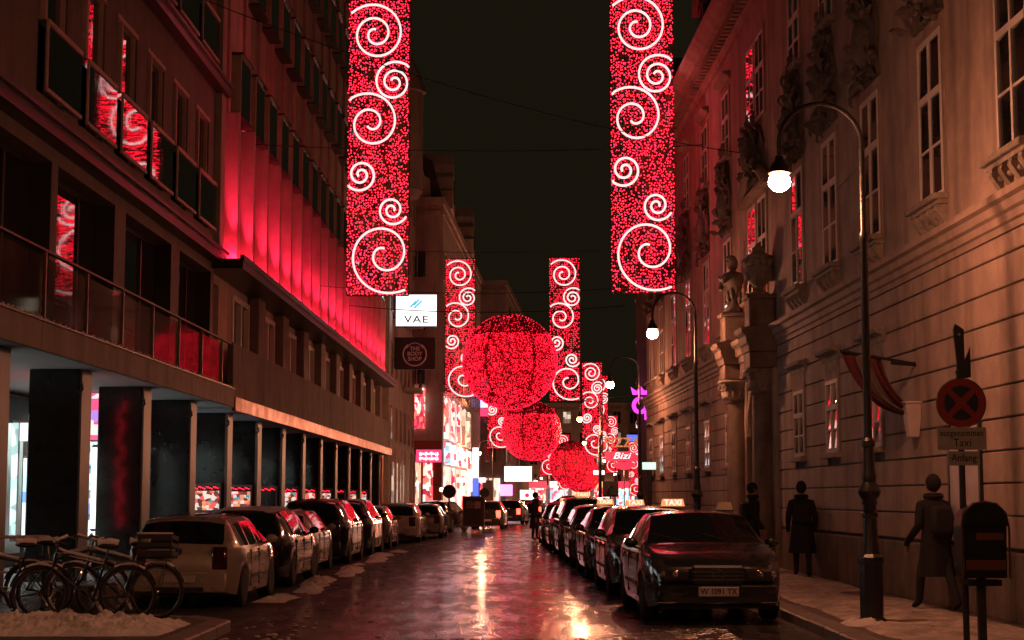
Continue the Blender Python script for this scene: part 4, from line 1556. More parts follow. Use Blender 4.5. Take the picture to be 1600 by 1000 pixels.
    for s in (-1, 1):
        wl = rp[4][0]
        hi = P['belt'] - .02 if kind != 'sedan' else .9
        a = MB()
        if kind == 'sedan':
            a.bevbox(*sorted((s * wl * .55, s * (wl + .02))), -L * .5 - .0, -L * .5 + .12, .68, .86, .025)
        else:
            # tall wrap-round cluster at the rear corner
            a.bevbox(*sorted((s * wl * .70, s * (wl * 1.0 + .03))), -L * .5 - .014, -L * .5 + .17, .60, hi + .03, .035)
        res['tail'].append(a.mesh('tail_light', TAIL, True, 40))
    CARMESH[kind] = res
    return res


def car(kind, name, x, y, rotz, pm, label, group, cat='car', plate=None, lit=False, sc=(1, 1, 1), dark_front=False, snow=0):
    P = PROFILES[kind]
    L, W = P['L'], P['W']
    M = car_parts(kind)
    C = empty(name, (x, y, 0.004), rotz, label, cat, group)
    C.scale = sc
    me = M['body'].copy()
    me.materials.append(pm)
    b = link('body', me, C, (0, 0, 0))
    link('underbody', M['under'], b, (0, 0, 0))
    for nm, g in M['glass']:
        link(nm, g, C, (0, 0, 0))
    for h_ in M['head']:
        link('headlight', h_, C, (0, 0, 0))
    for s in (-1, 1):
        for q in (.60, .78):
            MB().sphere((s * W * .5 * q, L * .5 + .004, .645), .042, 12, 8, (1, .45, 1)).build('reflector', CARCHROME, C, True)
    for t_ in M['tail']:
        if lit:
            t_ = t_.copy()
            t_.materials[0] = TAIL_ON
        link('tail_light', t_, C, (0, 0, 0))
    ty, rm = wheel_meshes()
    for wv in P['wheels']:
        for s in (-1, 1):
            w_ = link('wheel', ty, C, (s * (W / 2 - .115), wv * L, .322), 0 if s > 0 else math.pi)
            link('rim', rm, w_, (0, 0, 0))
    # bumpers, sill strips, plates, mirrors, handles, wipers
    fb = MB()
    fb.bevbox(-W * .42, W * .42, L * .5 - .03, L * .5 + .045, .26, .52, .03)
    fb.build('front_bumper', pm, C, True)
    fb = MB().bevbox(-W * .42, W * .42, -L * .5 - .05, -L * .5 + .03, .26, .58, .03)
    fb.build('rear_bumper', pm if kind != 'van' else TRIM, C, True)
    MB().box(-W * .30, W * .30, L * .5 + .046, L * .5 + .052, .29, .36).build('lower_grille', TRIM, C)
    MB().box(-W * .22, W * .22, -L * .5 - .056, -L * .5 - .051, .28, .35).build('rear_valance', TRIM, C)
    gr = MB()
    if kind == 'sedan':
        gr.bevbox(-.34, .34, L * .5 - .06, L * .5 + .03, .50, .765, .03)
    else:
        gr.bevbox(-.4, .4, L * .5 - .02, L * .5 + .02, .545, .63, .015)
    go = gr.build('grille', TRIM, C)
    if kind == 'sedan':
        for k in range(3):
            MB().box(-.335, .335, L * .5 + .031, L * .5 + .04, .575 + .05 * k, .588 + .05 * k).build('slat', CARCHROME, go)
        MB().tube([(.075 * math.cos(2 * math.pi * k / 20), L * .5 + .045, .64 + .075 * math.sin(2 * math.pi * k / 20)) for k in range(20)], .008, 6, True).tube([(0, L * .5 + .045, .64), (0, L * .5 + .045, .715)], .006, 5).tube([(0, L * .5 + .045, .64), (.063, L * .5 + .045, .60)], .006, 5).tube([(0, L * .5 + .045, .64), (-.063, L * .5 + .045, .60)], .006, 5).build('emblem', CARCHROME, go)
        for s in (-1, 1):
            MB().box(*sorted((s * .52, s * .8)), L * .5 + .03, L * .5 + .05, .285, .297).build('chrome_strip', CARCHROME, C)
    MB().lathe([(.055, 0), (.055, .012), (.03, .016)], (0, -L * .5 - .012, .90 if kind != 'sedan' else .86), 16, 'y').build('badge', CARCHROME, C)
    if plate:
        fpz = .43
        pf = MB().bevbox(-.26, .26, L * .5 + .053, L * .5 + .066, fpz - .06, fpz + .06, .004).build('number_plate', PLATE, C)
        MB().box(-.28, .28, L * .5 + .046, L * .5 + .056, fpz - .075, fpz + .075).build('plate_holder', TRIM, pf)
        text('lettering', plate, .105, PLTXT, pf, (0, L * .5 + .067, fpz), (math.pi / 2, 0, math.pi), .001, .92, .002)
    pr_ = MB().bevbox(-.26, .26, -L * .5 - .07, -L * .5 - .055, .40 if kind == 'van' else .42, .51 if kind == 'van' else .53, .004).build('number_plate', PLATE, C)
    for s in (-1, 1):
        mx = s * (W / 2 + .06)
        my = P['ws'][1] * L - .32
        mz = P['belt'] + .07
        m_ = MB().sphere((mx, my, mz), .1, 12, 8, (1.0, .55, .72)).tube([(s * (W / 2 - .08), my, mz - .08), (mx, my, mz - .03)], .03, 6)
        m_.build('mirror', pm, C, True)
        for q in P['pil'][-1:] + ([P['pil'][0] - .0] if len(P['pil']) > 1 else [-.2]):
            MB().bevbox(*sorted((s * (W / 2 - .012), s * (W / 2 + .018))), q * L - .02, q * L + .18, P['belt'] - .13, P['belt'] - .10, .006).build('door_handle', pm, C)
        MB().box(*sorted((s * (W / 2 - .01), s * (W / 2 + .008))), -L * .16, L * .2, .44, .49).build('rub_strip', TRIM, C)
        # door shut lines
        for q in P['pil'] + [P['gl'][1] + .015]:
            MB().box(*sorted((s * (W / 2 - .02), s * (W / 2 + .0025))), q * L - .004, q * L + .004, .3, P['belt'] - .06).build('door_seam', TRIM, C)
    a, b_ = P['ws']
    for s in (-.38, .28):
        y0 = b_ * L - .02
        MB().tube([(s * 1.0, y0 + .03, interp(P['top'], b_) + .02), (s + .5 * .8, y0 - .16, interp(P['top'], b_ - .16 / L) + .028)], .008, 5).build('wiper', TRIM, C)
    if snow:
        sn = MB()
        rnd = random.Random(int(y * 10))
        vs_, fs = [], []
        nx, ny = 10, 14
        ra, rb = P['rw'][1] * L + .12, P['ws'][0] * L - .08
        for i in range(nx + 1):
            for j in range(ny + 1):
                xx = -W * .33 + W * .66 * i / nx
                yy = ra + (rb - ra) * j / ny
                edge = min(i, nx - i, j, ny - j)
                hgt = -.012 if edge == 0 else .008 + .022 * snow * (.5 + noise.noise(Vector((xx * 3, yy * 2, y))))
                z = interp(P['top'], yy / L) - .03 * (xx / (W * .33)) ** 4 + hgt
                vs_.append((xx, yy, z))
        for i in range(nx):
            for j in range(ny):
                q = i * (ny + 1) + j
                fs.append((q, q + ny + 1, q + ny + 2, q + 1))
        tag(sn.add(vs_, fs).build('roof_snow', SNOW_C, C, True, None, 180), kind='stuff')
    return C


def taxi_sign(C, kind, lit=True, dx=0.0, dy=.0, w=.62, h=.13, txt='TAXI'):
    P = PROFILES[kind]
    z = interp(P['top'], dy / P['L']) + .002
    s = MB().prism([(-w / 2, 0), (w / 2, 0), (w / 2 - .03, h), (-w / 2 + .03, h)], dy - .07, dy + .07, 'y')
    o = s.build('roof_sign', TAXI_ON if lit else TAXI_OFF, C)
    o.location = (dx, 0, z)
    text('lettering', txt, h * 1.05, TAXI_TX if lit else PLTXT, o, (0, dy + .072, h * .48), (math.pi / 2, 0, math.pi), .002, 1.05, .003)
    MB().box(-w / 2 - .01, w / 2 + .01, dy - .08, dy + .08, -.02, -.001).build('sign_base', TRIM, o)
    return o


GT = 'taxis waiting nose to tail at the right kerb'
BLK = paint('black_car_paint', (0.012, 0.012, 0.013))
GRY = paint('grey_car_paint', (0.05, 0.047, 0.045))
BRN = paint('dark_brown_car_paint', (0.035, 0.028, 0.025))
SIL = paint('silver_car_paint', (0.34, 0.30, 0.27), .28)
BEI = paint('beige_car_paint', (0.40, 0.34, 0.27), .3)
DSL = paint('dull_silver_car_paint', (0.19, 0.165, 0.15), .3)


def tx(front_y, xl, W):
    return xl + W / 2


def taxi_row(front_y):
    return 1.70 - .021 * (front_y - 21.85)


tl = [('sedan', 21.85, BLK, 'black taxi sedan at the head of the rank, number plate facing out', 'W 1091 TX'),
      ('estate', 27.8, GRY, 'grey taxi second in the rank, directly behind the front black sedan', None),
      ('sedan', 33.5, BRN, 'dark brown taxi third in the rank with a bright roof sign', None),
      ('hatch', 39.2, GRY, 'small grey taxi fourth in the rank along the kerb', None),
      ('van', 44.6, BLK, 'tall black taxi van fifth in the rank', None),
      ('sedan', 50.4, BRN, 'dark taxi sedan behind the tall black taxi van', None),
      ('estate', 56.2, BLK, 'last black taxi estate at the far end of the rank', None)]
for i, (k, fy_, pm, lab, pl) in enumerate(tl):
    P = PROFILES[k]
    xl = taxi_row(fy_)
    C = car(k, 'taxi', xl + P['W'] / 2, fy_ + P['L'] / 2, math.pi + .021, pm, lab, GT, 'taxi', pl or None)
    if i == 0:
        taxi_sign(C, k, False, -.45, .0, .24, .11, '')
    else:
        taxi_sign(C, k, True, [0, -.42, -.25, -.1, .15, 0.1, 0][i], .05 if k != 'van' else -.2, .42, .13)

GC = 'cars parked along the left kerb'
ll = [('hatch', 24.8, -4.03, BEI, 'dull beige hatchback parked behind the bicycles', 0, 0),
      ('estate', 30.3, -4.02, BLK, 'black estate with snow on its roof, second of the parked cars', 1, 0),
      ('hatch', 36.0, -4.25, SIL, 'silver hatchback parked third along the left kerb', 0, 0),
      ('van', 41.2, -4.02, BLK, 'black people carrier parked fourth along the left kerb', 0, 0),
      ('van', 47.0, -3.93, BRN, 'brown people carrier parked fifth along the left kerb', 0, 0),
      ('hatch', 53.0, -3.85, DSL, 'dull silver hatchback mostly hidden beyond the people carriers', 0, 0),
      ('estate', 60.5, -3.3, BEI, 'beige estate parked near the far end of the arcade', 0, 0),
      ('hatch', 67.5, -2.75, DSL, 'grey hatchback parked beyond the beige estate by the crossing', 0, 0)]
for i, (k, ry, xr, pm, lab, sn, _) in enumerate(ll):
    P = PROFILES[k]
    car(k, 'parked_car', xr - P['W'] / 2, ry + P['L'] / 2, -.0146, pm, lab, GC, 'car', None, False, (1, 1, .945 if k == 'hatch' else .97), False, sn)
# traffic with lit tail lamps further down the road
for (px, Y, k, pm, lab, rz) in [(690, 80, 'estate', BLK, 'dark car with lit tail lamps driving past the poster board', -.2),
                                (765, 88, 'hatch', BRN, 'dark hatchback with lit tail lamps in the middle of the road', -.06),
                                (800, 104, 'estate', GRY, 'grey car with lit tail lamps queueing ahead down the road', -.1),
                                (836, 122, 'hatch', BLK, 'small dark car with lit tail lamps at the bend', -.15)]:
    g = at(px, 800, Y)
    car(k, 'moving_car', g.x, Y, rz, pm, lab, 'cars driving away down the street', 'car', None, True)

# ------------------------------------------------------------------ no-stopping sign post with litter bin
SX, SY = 4.66, 17.3
SIGNBLUE = mat('traffic_blue', (0.02, 0.03, 0.06), 0.35, var=.1, vscale=8)
SIGNRED = mat('traffic_red', (0.34, 0.035, 0.02), 0.35, var=.12, vscale=8)
SIGNWHITE = mat('traffic_white', (0.42, 0.38, 0.34), 0.4, var=.15, vscale=7)
GALV = mat('galvanised_pole', (0.06, 0.055, 0.05), 0.4, metal=.5, var=.3, vscale=10)
PO = empty('no_stopping_sign', (SX, SY, .12), 0, 'round no-stopping sign with taxi exemption plates on a dark post', 'sign')
MB().tube([(0, 0, 0), (0, 0, 3.2)], .034, 12).build('post', GALV, PO, True)
MB().lathe([(.04, 3.2), (.045, 3.22), (.03, 3.26), (.01, 3.27)], n=12).build('post_cap', SIGNWHITE, PO, True)
zc_ = at(1501, 630, SY).z - .12
dsc = MB().lathe([(.252, 0), (.252, .01), (.001, .0101)], (0, -.045, zc_), 40, 'y').build('sign_disc', SIGNRED, PO)
for k in range(4):
    a0 = math.pi / 2 * k
    poly = []
    for j in range(9):
        a = a0 - math.pi / 4 + math.pi / 2 * j / 8
        poly.append((a, .178))
    g = math.pi / 2 * k
    # quadrant of blue between the arms of the cross
    pts = [(.178 * math.cos(g + t), .178 * math.sin(g + t)) for t in [(-.63 + 1.26 * j / 10) for j in range(11)]] + [(.05 * math.cos(g), .05 * math.sin(g))]
    MB().prism([(x, zc_ + z) for x, z in pts], -.0505, -.0462, 'y').build('blue_field', SIGNBLUE, dsc)
MB().lathe([(.255, -.006), (.262, 0), (.262, .012), (.255, .014)], (0, -.043, zc_), 40, 'y', False).build('sign_rim', GALV, dsc)
a, b = at(1465, 703, SY), at(1541, 668, SY)
p1_ = MB().bevbox(-.26, .25, -.05, -.042, a.z - .12, b.z - .12, .003).build('exemption_plate', SIGNWHITE, PO)
hh_ = b.z - a.z
text('lettering', 'ausgenommen', .092, PLTXT, p1_, (-.005, -.051, b.z - .12 - .062), ext=.001, sx=.78, bold=.001, spacing=1.1)
text('lettering', 'Taxi', .115, PLTXT, p1_, (0, -.051, a.z - .12 + .07), ext=.001, sx=.85, bold=.001, spacing=1.1)
a, b = at(1482, 727.5, SY), at(1532, 704.5, SY)
p2_ = MB().bevbox(-.155, .175, -.05, -.042, a.z - .12, b.z - .12 - .004, .003).build('start_plate', SIGNWHITE, PO)
text('lettering', '·Anfang·', .105, PLTXT, p2_, (.01, -.051, (a.z + b.z) / 2 - .12), ext=.001, sx=.9, bold=.001)
# second sign plate seen edge-on from the side, high on the post
zt_ = at(1500, 560, SY).z - .12
MB().prism([(-.02, zt_ - .22), (.11, zt_ - .2), (.11, zt_ + .12), (.05, zt_ - .02), (.05, zt_ + .3), (-.04, zt_ + .36), (-.06, zt_ + .3), (-.03, zt_ - .1)], -.04, .0, 'y').build('side_bracket', BLACKIRON, PO)
for zq in (zt_ + .28, zt_ - .16, zc_ + .16, zc_ - .16):
    MB().lathe([(.042, 0), (.042, .03)], (0, 0, zq), 12).build('clamp', GALV, PO)
# litter bin on the same kerb
BINM = mat('bin_metal', (0.022, 0.021, 0.02), 0.3, metal=.3, var=.3, vscale=8)
BINO = mat('bin_orange_label', (0.16, 0.045, 0.015), 0.5, var=.2, vscale=9)
BN = empty('litter_bin', (4.78, 17.15, .12), 0, 'dark rounded litter bin with orange label hung on a square post', 'bin')
MB().bevbox(-.04, .04, -.04, .04, 0, .72, .008).build('post', GALV, BN)
prof = [(-.21, .72), (.21, .72), (.22, 1.24), (.205, 1.33), (.165, 1.4), (.1, 1.44), (0, 1.455), (-.1, 1.44), (-.165, 1.4), (-.205, 1.33), (-.22, 1.24)]
MB().prism(prof, -.2, .17, 'y').build('bin_body', BINM, BN)
MB().prism([(x * 1.06, (z - 1.2) * 1.08 + 1.2) for x, z in prof[2:]], -.235, -.201, 'y').build('bin_hood', BINM, BN)
MB().tube([(-.24, -.21, .72), (-.242, -.21, 1.22), (-.215, -.21, 1.37), (-.12, -.21, 1.465), (0, -.21, 1.485), (.12, -.21, 1.465), (.215, -.21, 1.37), (.242, -.21, 1.22), (.24, -.21, .72)], .012, 6).build('hoop', CHROME, BN, True)
MB().box(-.2, .2, -.208, -.201, .80, .90).build('label_plate', BINO, BN)
MB().box(-.09, .19, -.208, -.201, 1.1, 1.17).build('label_plate', BINO, BN)
MB().box(-.17, .17, -.16, .15, .64, .699).build('bracket', BINM, BN)

# ------------------------------------------------------------------ bicycles under snow
RUB = mat('bicycle_tyre', (0.012, 0.011, 0.011), 0.7)
BCH = mat('bicycle_chrome', (0.22, 0.2, 0.19), 0.3, metal=1.0)
SADDLE = mat('saddle_black', (0.02, 0.018, 0.017), 0.6)
tyre_b = MB().tube([(.33 * math.cos(2 * math.pi * k / 36), 0, .33 * math.sin(2 * math.pi * k / 36)) for k in range(36)], .019, 8, True).mesh('tyre', RUB, True, 180)
rim_b = MB().tube([(.305 * math.cos(2 * math.pi * k / 36), 0, .305 * math.sin(2 * math.pi * k / 36)) for k in range(36)], .011, 6, True)
rim_b.lathe([(.02, -.04), (.02, .04)], n=10, axis='y')
for k in range(20):
    a = 2 * math.pi * k / 20
    rim_b.tube([(.02 * math.cos(a + .6), (.03 if k % 2 else -.03), .02 * math.sin(a + .6)), (.3 * math.cos(a), 0, .3 * math.sin(a))], .0022, 4)
rim_me = rim_b.mesh('rim', BCH)


def snowcap(path, r, parent, lift=.012, sq=.7):
    m = MB()
    pts = [(p[0], p[1], p[2] + lift) for p in path]
    m.tube(pts, [r * (.6 + .5 * abs(math.sin(i * 1.9 + path[0][0] * 7))) for i in range(len(pts))], 8)
    tag(m.build('snow_cap', SNOW_C, parent, True, None, 60), kind='stuff')


def bicycle(x, y, z, rz, lean, col, label, crate=False, flip=1):
    m = mat('bicycle_paint_%d' % int(x * -100), col, .3, coat=.8, metal=.2)
    B = empty('bicycle', (x, y, z), rz, label, 'bicycle', 'bicycles parked in the snow')
    B.rotation_euler = (lean, 0, rz)
    for wx in (-.53, .53):
        steer = link('wheel', tyre_b, B, (wx, 0, .35), .38 if wx < 0 else 0)
        link('rim', rim_me, steer, (0, 0, 0))
    bb, seat, head, hd2 = (.1, 0, .28), (.27, 0, .80), (-.33, 0, .86), (-.37, 0, .68)
    MB().tube([seat, bb], .017, 8).tube([(.25, 0, .72), head], .016, 8).tube([bb, hd2], .019, 8).tube([head, hd2], .021, 8).tube([bb, (.53, .05, .35)], .011, 6).tube([bb, (.53, -.05, .35)], .011, 6).tube([(.25, 0, .74), (.53, .05, .35)], .009, 6).tube([(.25, 0, .74), (.53, -.05, .35)], .009, 6).build('frame', m, B, True)
    MB().tube([hd2, (-.42, .05, .6), (-.53, .06, .35)], .012, 6).tube([hd2, (-.42, -.05, .6), (-.53, -.06, .35)], .012, 6).build('fork', m, B, True)
    MB().tube([head, (-.31, 0, .99)], .013, 8).tube([(-.16, .29, 1.0), (-.25, .26, 1.03), (-.33, .14, 1.0), (-.33, -.14, 1.0), (-.25, -.26, 1.03), (-.16, -.29, 1.0)], .012, 8).build('handlebar', BCH, B, True)
    MB().tube([seat, (.29, 0, .92)], .012, 8).build('seat_post', BCH, B)
    sd = MB().sphere((.29, 0, .945), .12, 14, 8, (1.15, .75, .3)).build('saddle', SADDLE, B, True)
    MB().tube([(.1 + .09 * math.cos(2 * math.pi * k / 24), .045, .28 + .09 * math.sin(2 * math.pi * k / 24)) for k in range(24)], .007, 5, True).tube([(.1, .06, .28), (.18, .07, .13)], .009, 6).tube([(.1, -.06, .28), (.02, -.07, .43)], .009, 6).bevbox(.13, .23, .07, .16, .115, .135, .006).bevbox(-.03, .07, -.16, -.07, .42, .44, .006).build('crank', BCH, B, True)
    for wx in (-.53, .53):
        arc = [(wx + .365 * math.cos(R(t)), 0, .35 + .365 * math.sin(R(t))) for t in range(20, 165, 12)]
        MB().tube(arc, .014, 6).build('mudguard', m, B, True)
        snowcap(arc[3:9], .018, B)
    MB().tube([(.34, .06, .78), (.7, .06, .74), (.72, -.06, .74), (.34, -.06, .78)], .007, 5).tube([(.66, .06, .745), (.54, .06, .36)], .006, 5).tube([(.66, -.06, .745), (.54, -.06, .36)], .006, 5).build('rack', BCH, B)
    snowcap([(.17, 0, .965), (.23, 0, .97), (.3, 0, .975), (.37, 0, .97), (.41, 0, .96)], .055, B)
    snowcap([(-.32, .02, .9), (-.2, 0, .86), (-.05, 0, .83), (.1, 0, .79), (.2, 0, .765)], .02, B)
    snowcap([(-.26, -.26, 1.035), (-.33, -.14, 1.005), (-.33, .14, 1.005), (-.26, .26, 1.035)], .016, B)
    snowcap([(.1, .045, .36), (.16, .07, .2), (.2, .1, .13)], .026, B, .01)
    if crate:
        c = MB()
        for zz in (.80, .90, 1.0):
            c.box(.3, .74, -.17, -.16, zz, zz + .055).box(.3, .74, .16, .17, zz, zz + .055).box(.3, .31, -.159, .159, zz, zz + .055).box(.73, .74, -.159, .159, zz, zz + .055)
        for xx in (.3, .72):
            for yy in (-.16, .14):
                c.box(xx + .001, xx + .019, yy + .001, yy + .019, .775, 1.06)
        c.box(.31, .73, -.159, .159, .776, .79)
        cr = c.build('crate', SADDLE, B)
        s_ = MB().bevbox(.315, .725, -.155, .155, .791, .86, .02)
        tag(s_.build('snow_cap', SNOW_C, cr), kind='stuff')
        s_ = MB().bevbox(.29, .75, -.185, -.145, 1.056, 1.08, .008)
        tag(s_.build('snow_cap', SNOW_C, cr), kind='stuff')
    return B


bicycle(-5.22, 20.55, .12, .06, R(5), (.018, .016, .016), 'front bicycle with snowy crossbar standing at the edge of the snow')
bicycle(-5.0, 21.15, .12, -.05, R(-6), (.02, .03, .05), 'bicycle carrying a snow-filled black crate on its rack', True)
bicycle(-6.35, 20.9, .12, .35, R(4), (.04, .012, .012), 'bicycle at the left picture edge with its snowy saddle showing')
bicycle(-5.75, 21.6, .12, 2.9, R(5), (.03, .035, .03), 'rearmost bicycle beside the beige hatchback')
CONC = mat('grey_concrete', (0.22, 0.2, 0.185), .8, var=.2, vscale=4, bump=.3, bscale=20)
tag(MB().bevbox(-5.95, -5.1, 21.9, 22.2, .12, .5, .02).build('concrete_block', CONC), 'low grey concrete block standing behind the bicycles', 'block')
rl = empty('barrier_rail', (-6.6, 21.9, .12), 0, 'low dark metal barrier rail behind the bicycles', 'barrier')
MB().tube([(-1.2, 0, 0), (-1.2, 0, .98)], .025, 8).tube([(.5, 0, 0), (.5, 0, .98)], .025, 8).build('post', BLACKIRON, rl)
MB().tube([(-1.2, 0, 1.0), (.5, 0, 1.02)], .022, 8).tube([(-1.2, 0, .55), (.5, 0, .56)], .015, 8).build('rail', BRONZE, rl)


# ------------------------------------------------------------------ snow and slush
def snow_patch(name, poly_fn, x0, x1, y0, y1, nx, ny, z0, amp, seed, m, label=None, rough=1.0):
    vs_, fs = [], []
    for j in range(ny + 1):
        for i in range(nx + 1):
            x, y = x0 + (x1 - x0) * i / nx, y0 + (y1 - y0) * j / ny
            k = poly_fn(x, y)
            h = 0
            if k > 0:
                h = amp * min(1, k) * (.55 + .5 * noise.noise(Vector((x * 2.1, y * 1.6, seed))) + rough * (.34 * noise.noise(Vector((x * 7, y * 6, seed + 3))) + .22 * noise.noise(Vector((x * 19, y * 15, seed + 9)))))
            vs_.append((x, y, z0 - .03 + max(0, h) + (.03 if k > 0 else 0) * min(1, k * 3)))
    for j in range(ny):
        for i in range(nx):
            q = j * (nx + 1) + i
            fs.append((q, q + 1, q + nx + 2, q + nx + 1))
    o = MB().add(vs_, fs).build(name, m, None, True, None, 180)
    return tag(o, label, 'snow', None, 'stuff')


snow_patch('snow_bank', lambda x, y: min((x + 7.2) * 3, (-3.85 - x) * 2.2, (y - 18.6) * 2, (20.95 + .3 * math.sin(x * 2) - y) * 1.3), -7.2, -3.8, 18.6, 21.2, 230, 150, .12, .2, 3.1, SNOW, 'lumpy trodden snow bank in front of the bicycles', 1.25)
snow_patch('snow_ridge', lambda x, y: min(1, (.34 - abs(x + 3.72 - .006 * (y - 26) - .12 * math.sin(y * .9))) * 3.2) * (1 if 26.5 < y < 52 else 0) * max(0, .35 + 1.7 * noise.noise(Vector((x * 1.5, y * .8, 2.2)))), -4.3, -3.1, 26, 53, 40, 500, .002, .13, 8.4, SNOW, 'low ridge of dirty snow along the parked cars', 1.3)
snow_patch('trodden_snow', lambda x, y: min((x - 4.02) * 3, (6.1 - x) * 2, (y - 15) * 1, (40 - y) * .2) * (.75 + 1.0 * noise.noise(Vector((x * 1.1, y * .5, 4.4)))), 3.98, 6.2, 15, 40, 80, 420, .122, .05, 5.7, SLUSH, 'thin brown trodden snow over the pavement below the palace', 1.4)
snow_patch('snow_heap', lambda x, y: min(1.2, (.3 - math.hypot(x - 4.22, (y - 20.35) * .9)) * 6), 3.9, 4.62, 20.0, 20.75, 50, 50, .125, .08, 1.7, SNOW_C, 'little heap of snow at the foot of the nearest street lamp', 1.4)


# bits of slush thrown along the gutter and over the carriageway
sl = MB()
rs = random.Random(4)
for k in range(260):
    yy = 19.5 + 34 * rs.random() ** 1.6
    xx = rs.gauss(-2.9, .45) if k % 4 else rs.uniform(-2.6, 1.6)
    if xx > 1.55 - .02 * (yy - 20):
        continue
    r_ = rs.uniform(.006, .022) * (1.5 if k % 4 else .6)
    sl.sphere((xx, yy, .004 + r_ * .2), r_, 6, 4, (1.3, 1.1, .5))
tag(sl.build('slush_crumbs', SLUSH, None, True), 'scattered crumbs of slush along the gutter', 'slush', None, 'stuff')

# ------------------------------------------------------------------ people
SKIN = mat('skin', (0.36, 0.2, 0.14), .55)
COAT = mat('dark_coat', (0.014, 0.013, 0.013), .85, var=.2, vscale=9)
TROU = mat('dark_trousers', (0.018, 0.017, 0.018), .85)
HAIRM = mat('dark_hair', (0.012, 0.009, 0.007), .6)


def person(x, y, z, rz, label, step=.12, lean=.0, armbend=.2, hat=False, hood=True):
    sk = [  # name: pos, radius, parent
        ((0, 0, .98), (.155, .115), -1), ((0, -.0 + lean * .3, 1.18), (.15, .11), 0), ((0, lean * .7, 1.40), (.18, .115), 1), ((0, lean, 1.52), (.07, .07), 2),
        ((0, lean - .01, 1.60), (.07, .078), 3), ((0, lean - .015, 1.70), (.082, .1), 4), ((0, lean - .005, 1.79), (.05, .06), 5),
        ((.20, lean * .7, 1.42), (.075, .075), 2), ((.26, lean * .5 + .04, 1.14), (.06, .06), 7), ((.25, lean * .5 - armbend, .92), (.047, .047), 8), ((.24, lean * .5 - armbend - .05, .82), (.04, .032), 9),
        ((-.20, lean * .7, 1.42), (.075, .075), 2), ((-.26, lean * .5 + .02, 1.14), (.06, .06), 11), ((-.25, lean * .5 - armbend * .4, .9), (.047, .047), 12), ((-.24, lean * .5 - armbend * .5, .8), (.04, .032), 13),
        ((.095, -.01, .9), (.095, .1), 0), ((.10, -step * .8, .5), (.066, .07), 15), ((.10, -step, .1), (.045, .05), 16), ((.11, -step - .16, .035), (.042, .03), 17),
        ((-.095, .01, .9), (.095, .1), 0), ((-.10, step * .5, .5), (.066, .07), 19), ((-.10, step * 1.3, .1), (.045, .05), 20), ((-.11, step * 1.3 - .16, .035), (.042, .03), 21)]
    for side, base in ((1, 10), (-1, 14)):
        bp = sk[base][0]
        for f in range(4):
            oy = -.025 + .017 * f
            ln = (.06, .075, .07, .055)[f]
            sk.append(((bp[0] - side * .005, bp[1] + oy, bp[2] - .05), (.011, .011), base))
            sk.append(((bp[0] - side * .015, bp[1] + oy - .01, bp[2] - .05 - ln), (.008, .008), len(sk) - 1))
        sk.append(((bp[0] - side * .02, bp[1] - .045, bp[2] - .01), (.011, .011), base))
        sk.append(((bp[0] - side * .03, bp[1] - .06, bp[2] - .055), (.009, .009), len(sk) - 1))
    me = bpy.data.meshes.new('person')
    me.from_pydata([s[0] for s in sk], [(i, s[2]) for i, s in enumerate(sk) if s[2] >= 0], [])
    o = link('person', me, None, (x, y, z), rz)
    md = o.modifiers.new('skin', 'SKIN')
    for i, s in enumerate(sk):
        me.skin_vertices[0].data[i].radius = s[1]
        me.skin_vertices[0].data[i].use_root = (i == 0)
    sb = o.modifiers.new('sub', 'SUBSURF')
    sb.levels = sb.render_levels = 2
    dg = bpy.context.evaluated_depsgraph_get()
    ev = bpy.data.meshes.new_from_object(o.evaluated_get(dg))
    o.modifiers.clear()
    o.data = ev
    ev.materials.clear()
    for m_ in (COAT, SKIN, TROU):
        ev.materials.append(m_)
    ev.shade_smooth()
    for p_ in ev.polygons:
        c = p_.center
        p_.material_index = 1 if (c.z > 1.53 or (c.z < .86 and abs(c.x) > .2)) else (2 if c.z < .86 else 0)
    tag(o, label, 'person')
    # coat skirt + hair + face as children
    MB().lathe([(.27, .46), (.245, .62), (.225, .8), (.2, 1.0), (.185, 1.15), (.2, 1.32), (.19, 1.42), (.1, 1.50)], n=36, cap=False).build('coat', COAT, o, True)
    for v in o.children[0].data.vertices:
        fold = 1 + .07 * math.sin(math.atan2(v.co.y, v.co.x) * 7 + x) * max(0, 1.25 - v.co.z)
        v.co.x *= fold
        v.co.y *= .72 * fold
        v.co.y += lean * .6 * max(0, v.co.z - .9)
    MB().sphere((0, lean + .022, 1.752), .1, 14, 10, (.92, 1.0, .95)).build('hair', HAIRM if not hat else COAT, o, True)
    hd = MB().sphere((0, lean + .028, 1.725), .112, 18, 12, (.92, 1.05, 1.15)).tube([(.1 * math.cos(R(t)), lean + .02 + .09 * math.sin(R(t)), 1.545) for t in range(0, 360, 20)], .045, 8, True)
    if hood:
        hd.build('hood', COAT, o, True)
        MB().bevbox(-.16, .16, lean * .6 + .12, lean * .6 + .27, 1.02, 1.42, .05).build('backpack', TROU, o, True)
    hz = lean - .015
    fc = MB().sphere((0, hz - .095, 1.68), .018, 8, 6, (.8, 1, 1.5)).sphere((.092, hz + .01, 1.685), .022, 8, 6, (.4, .8, 1.4)).sphere((-.092, hz + .01, 1.685), .022, 8, 6, (.4, .8, 1.4))
    fc.build('face', SKIN, o, True)
    MB().sphere((.033, hz - .082, 1.70), .011, 8, 6).sphere((-.033, hz - .082, 1.70), .011, 8, 6).box(-.022, .022, hz - .096, hz - .08, 1.628, 1.635).build('eyes', HAIRM, o)
    return o


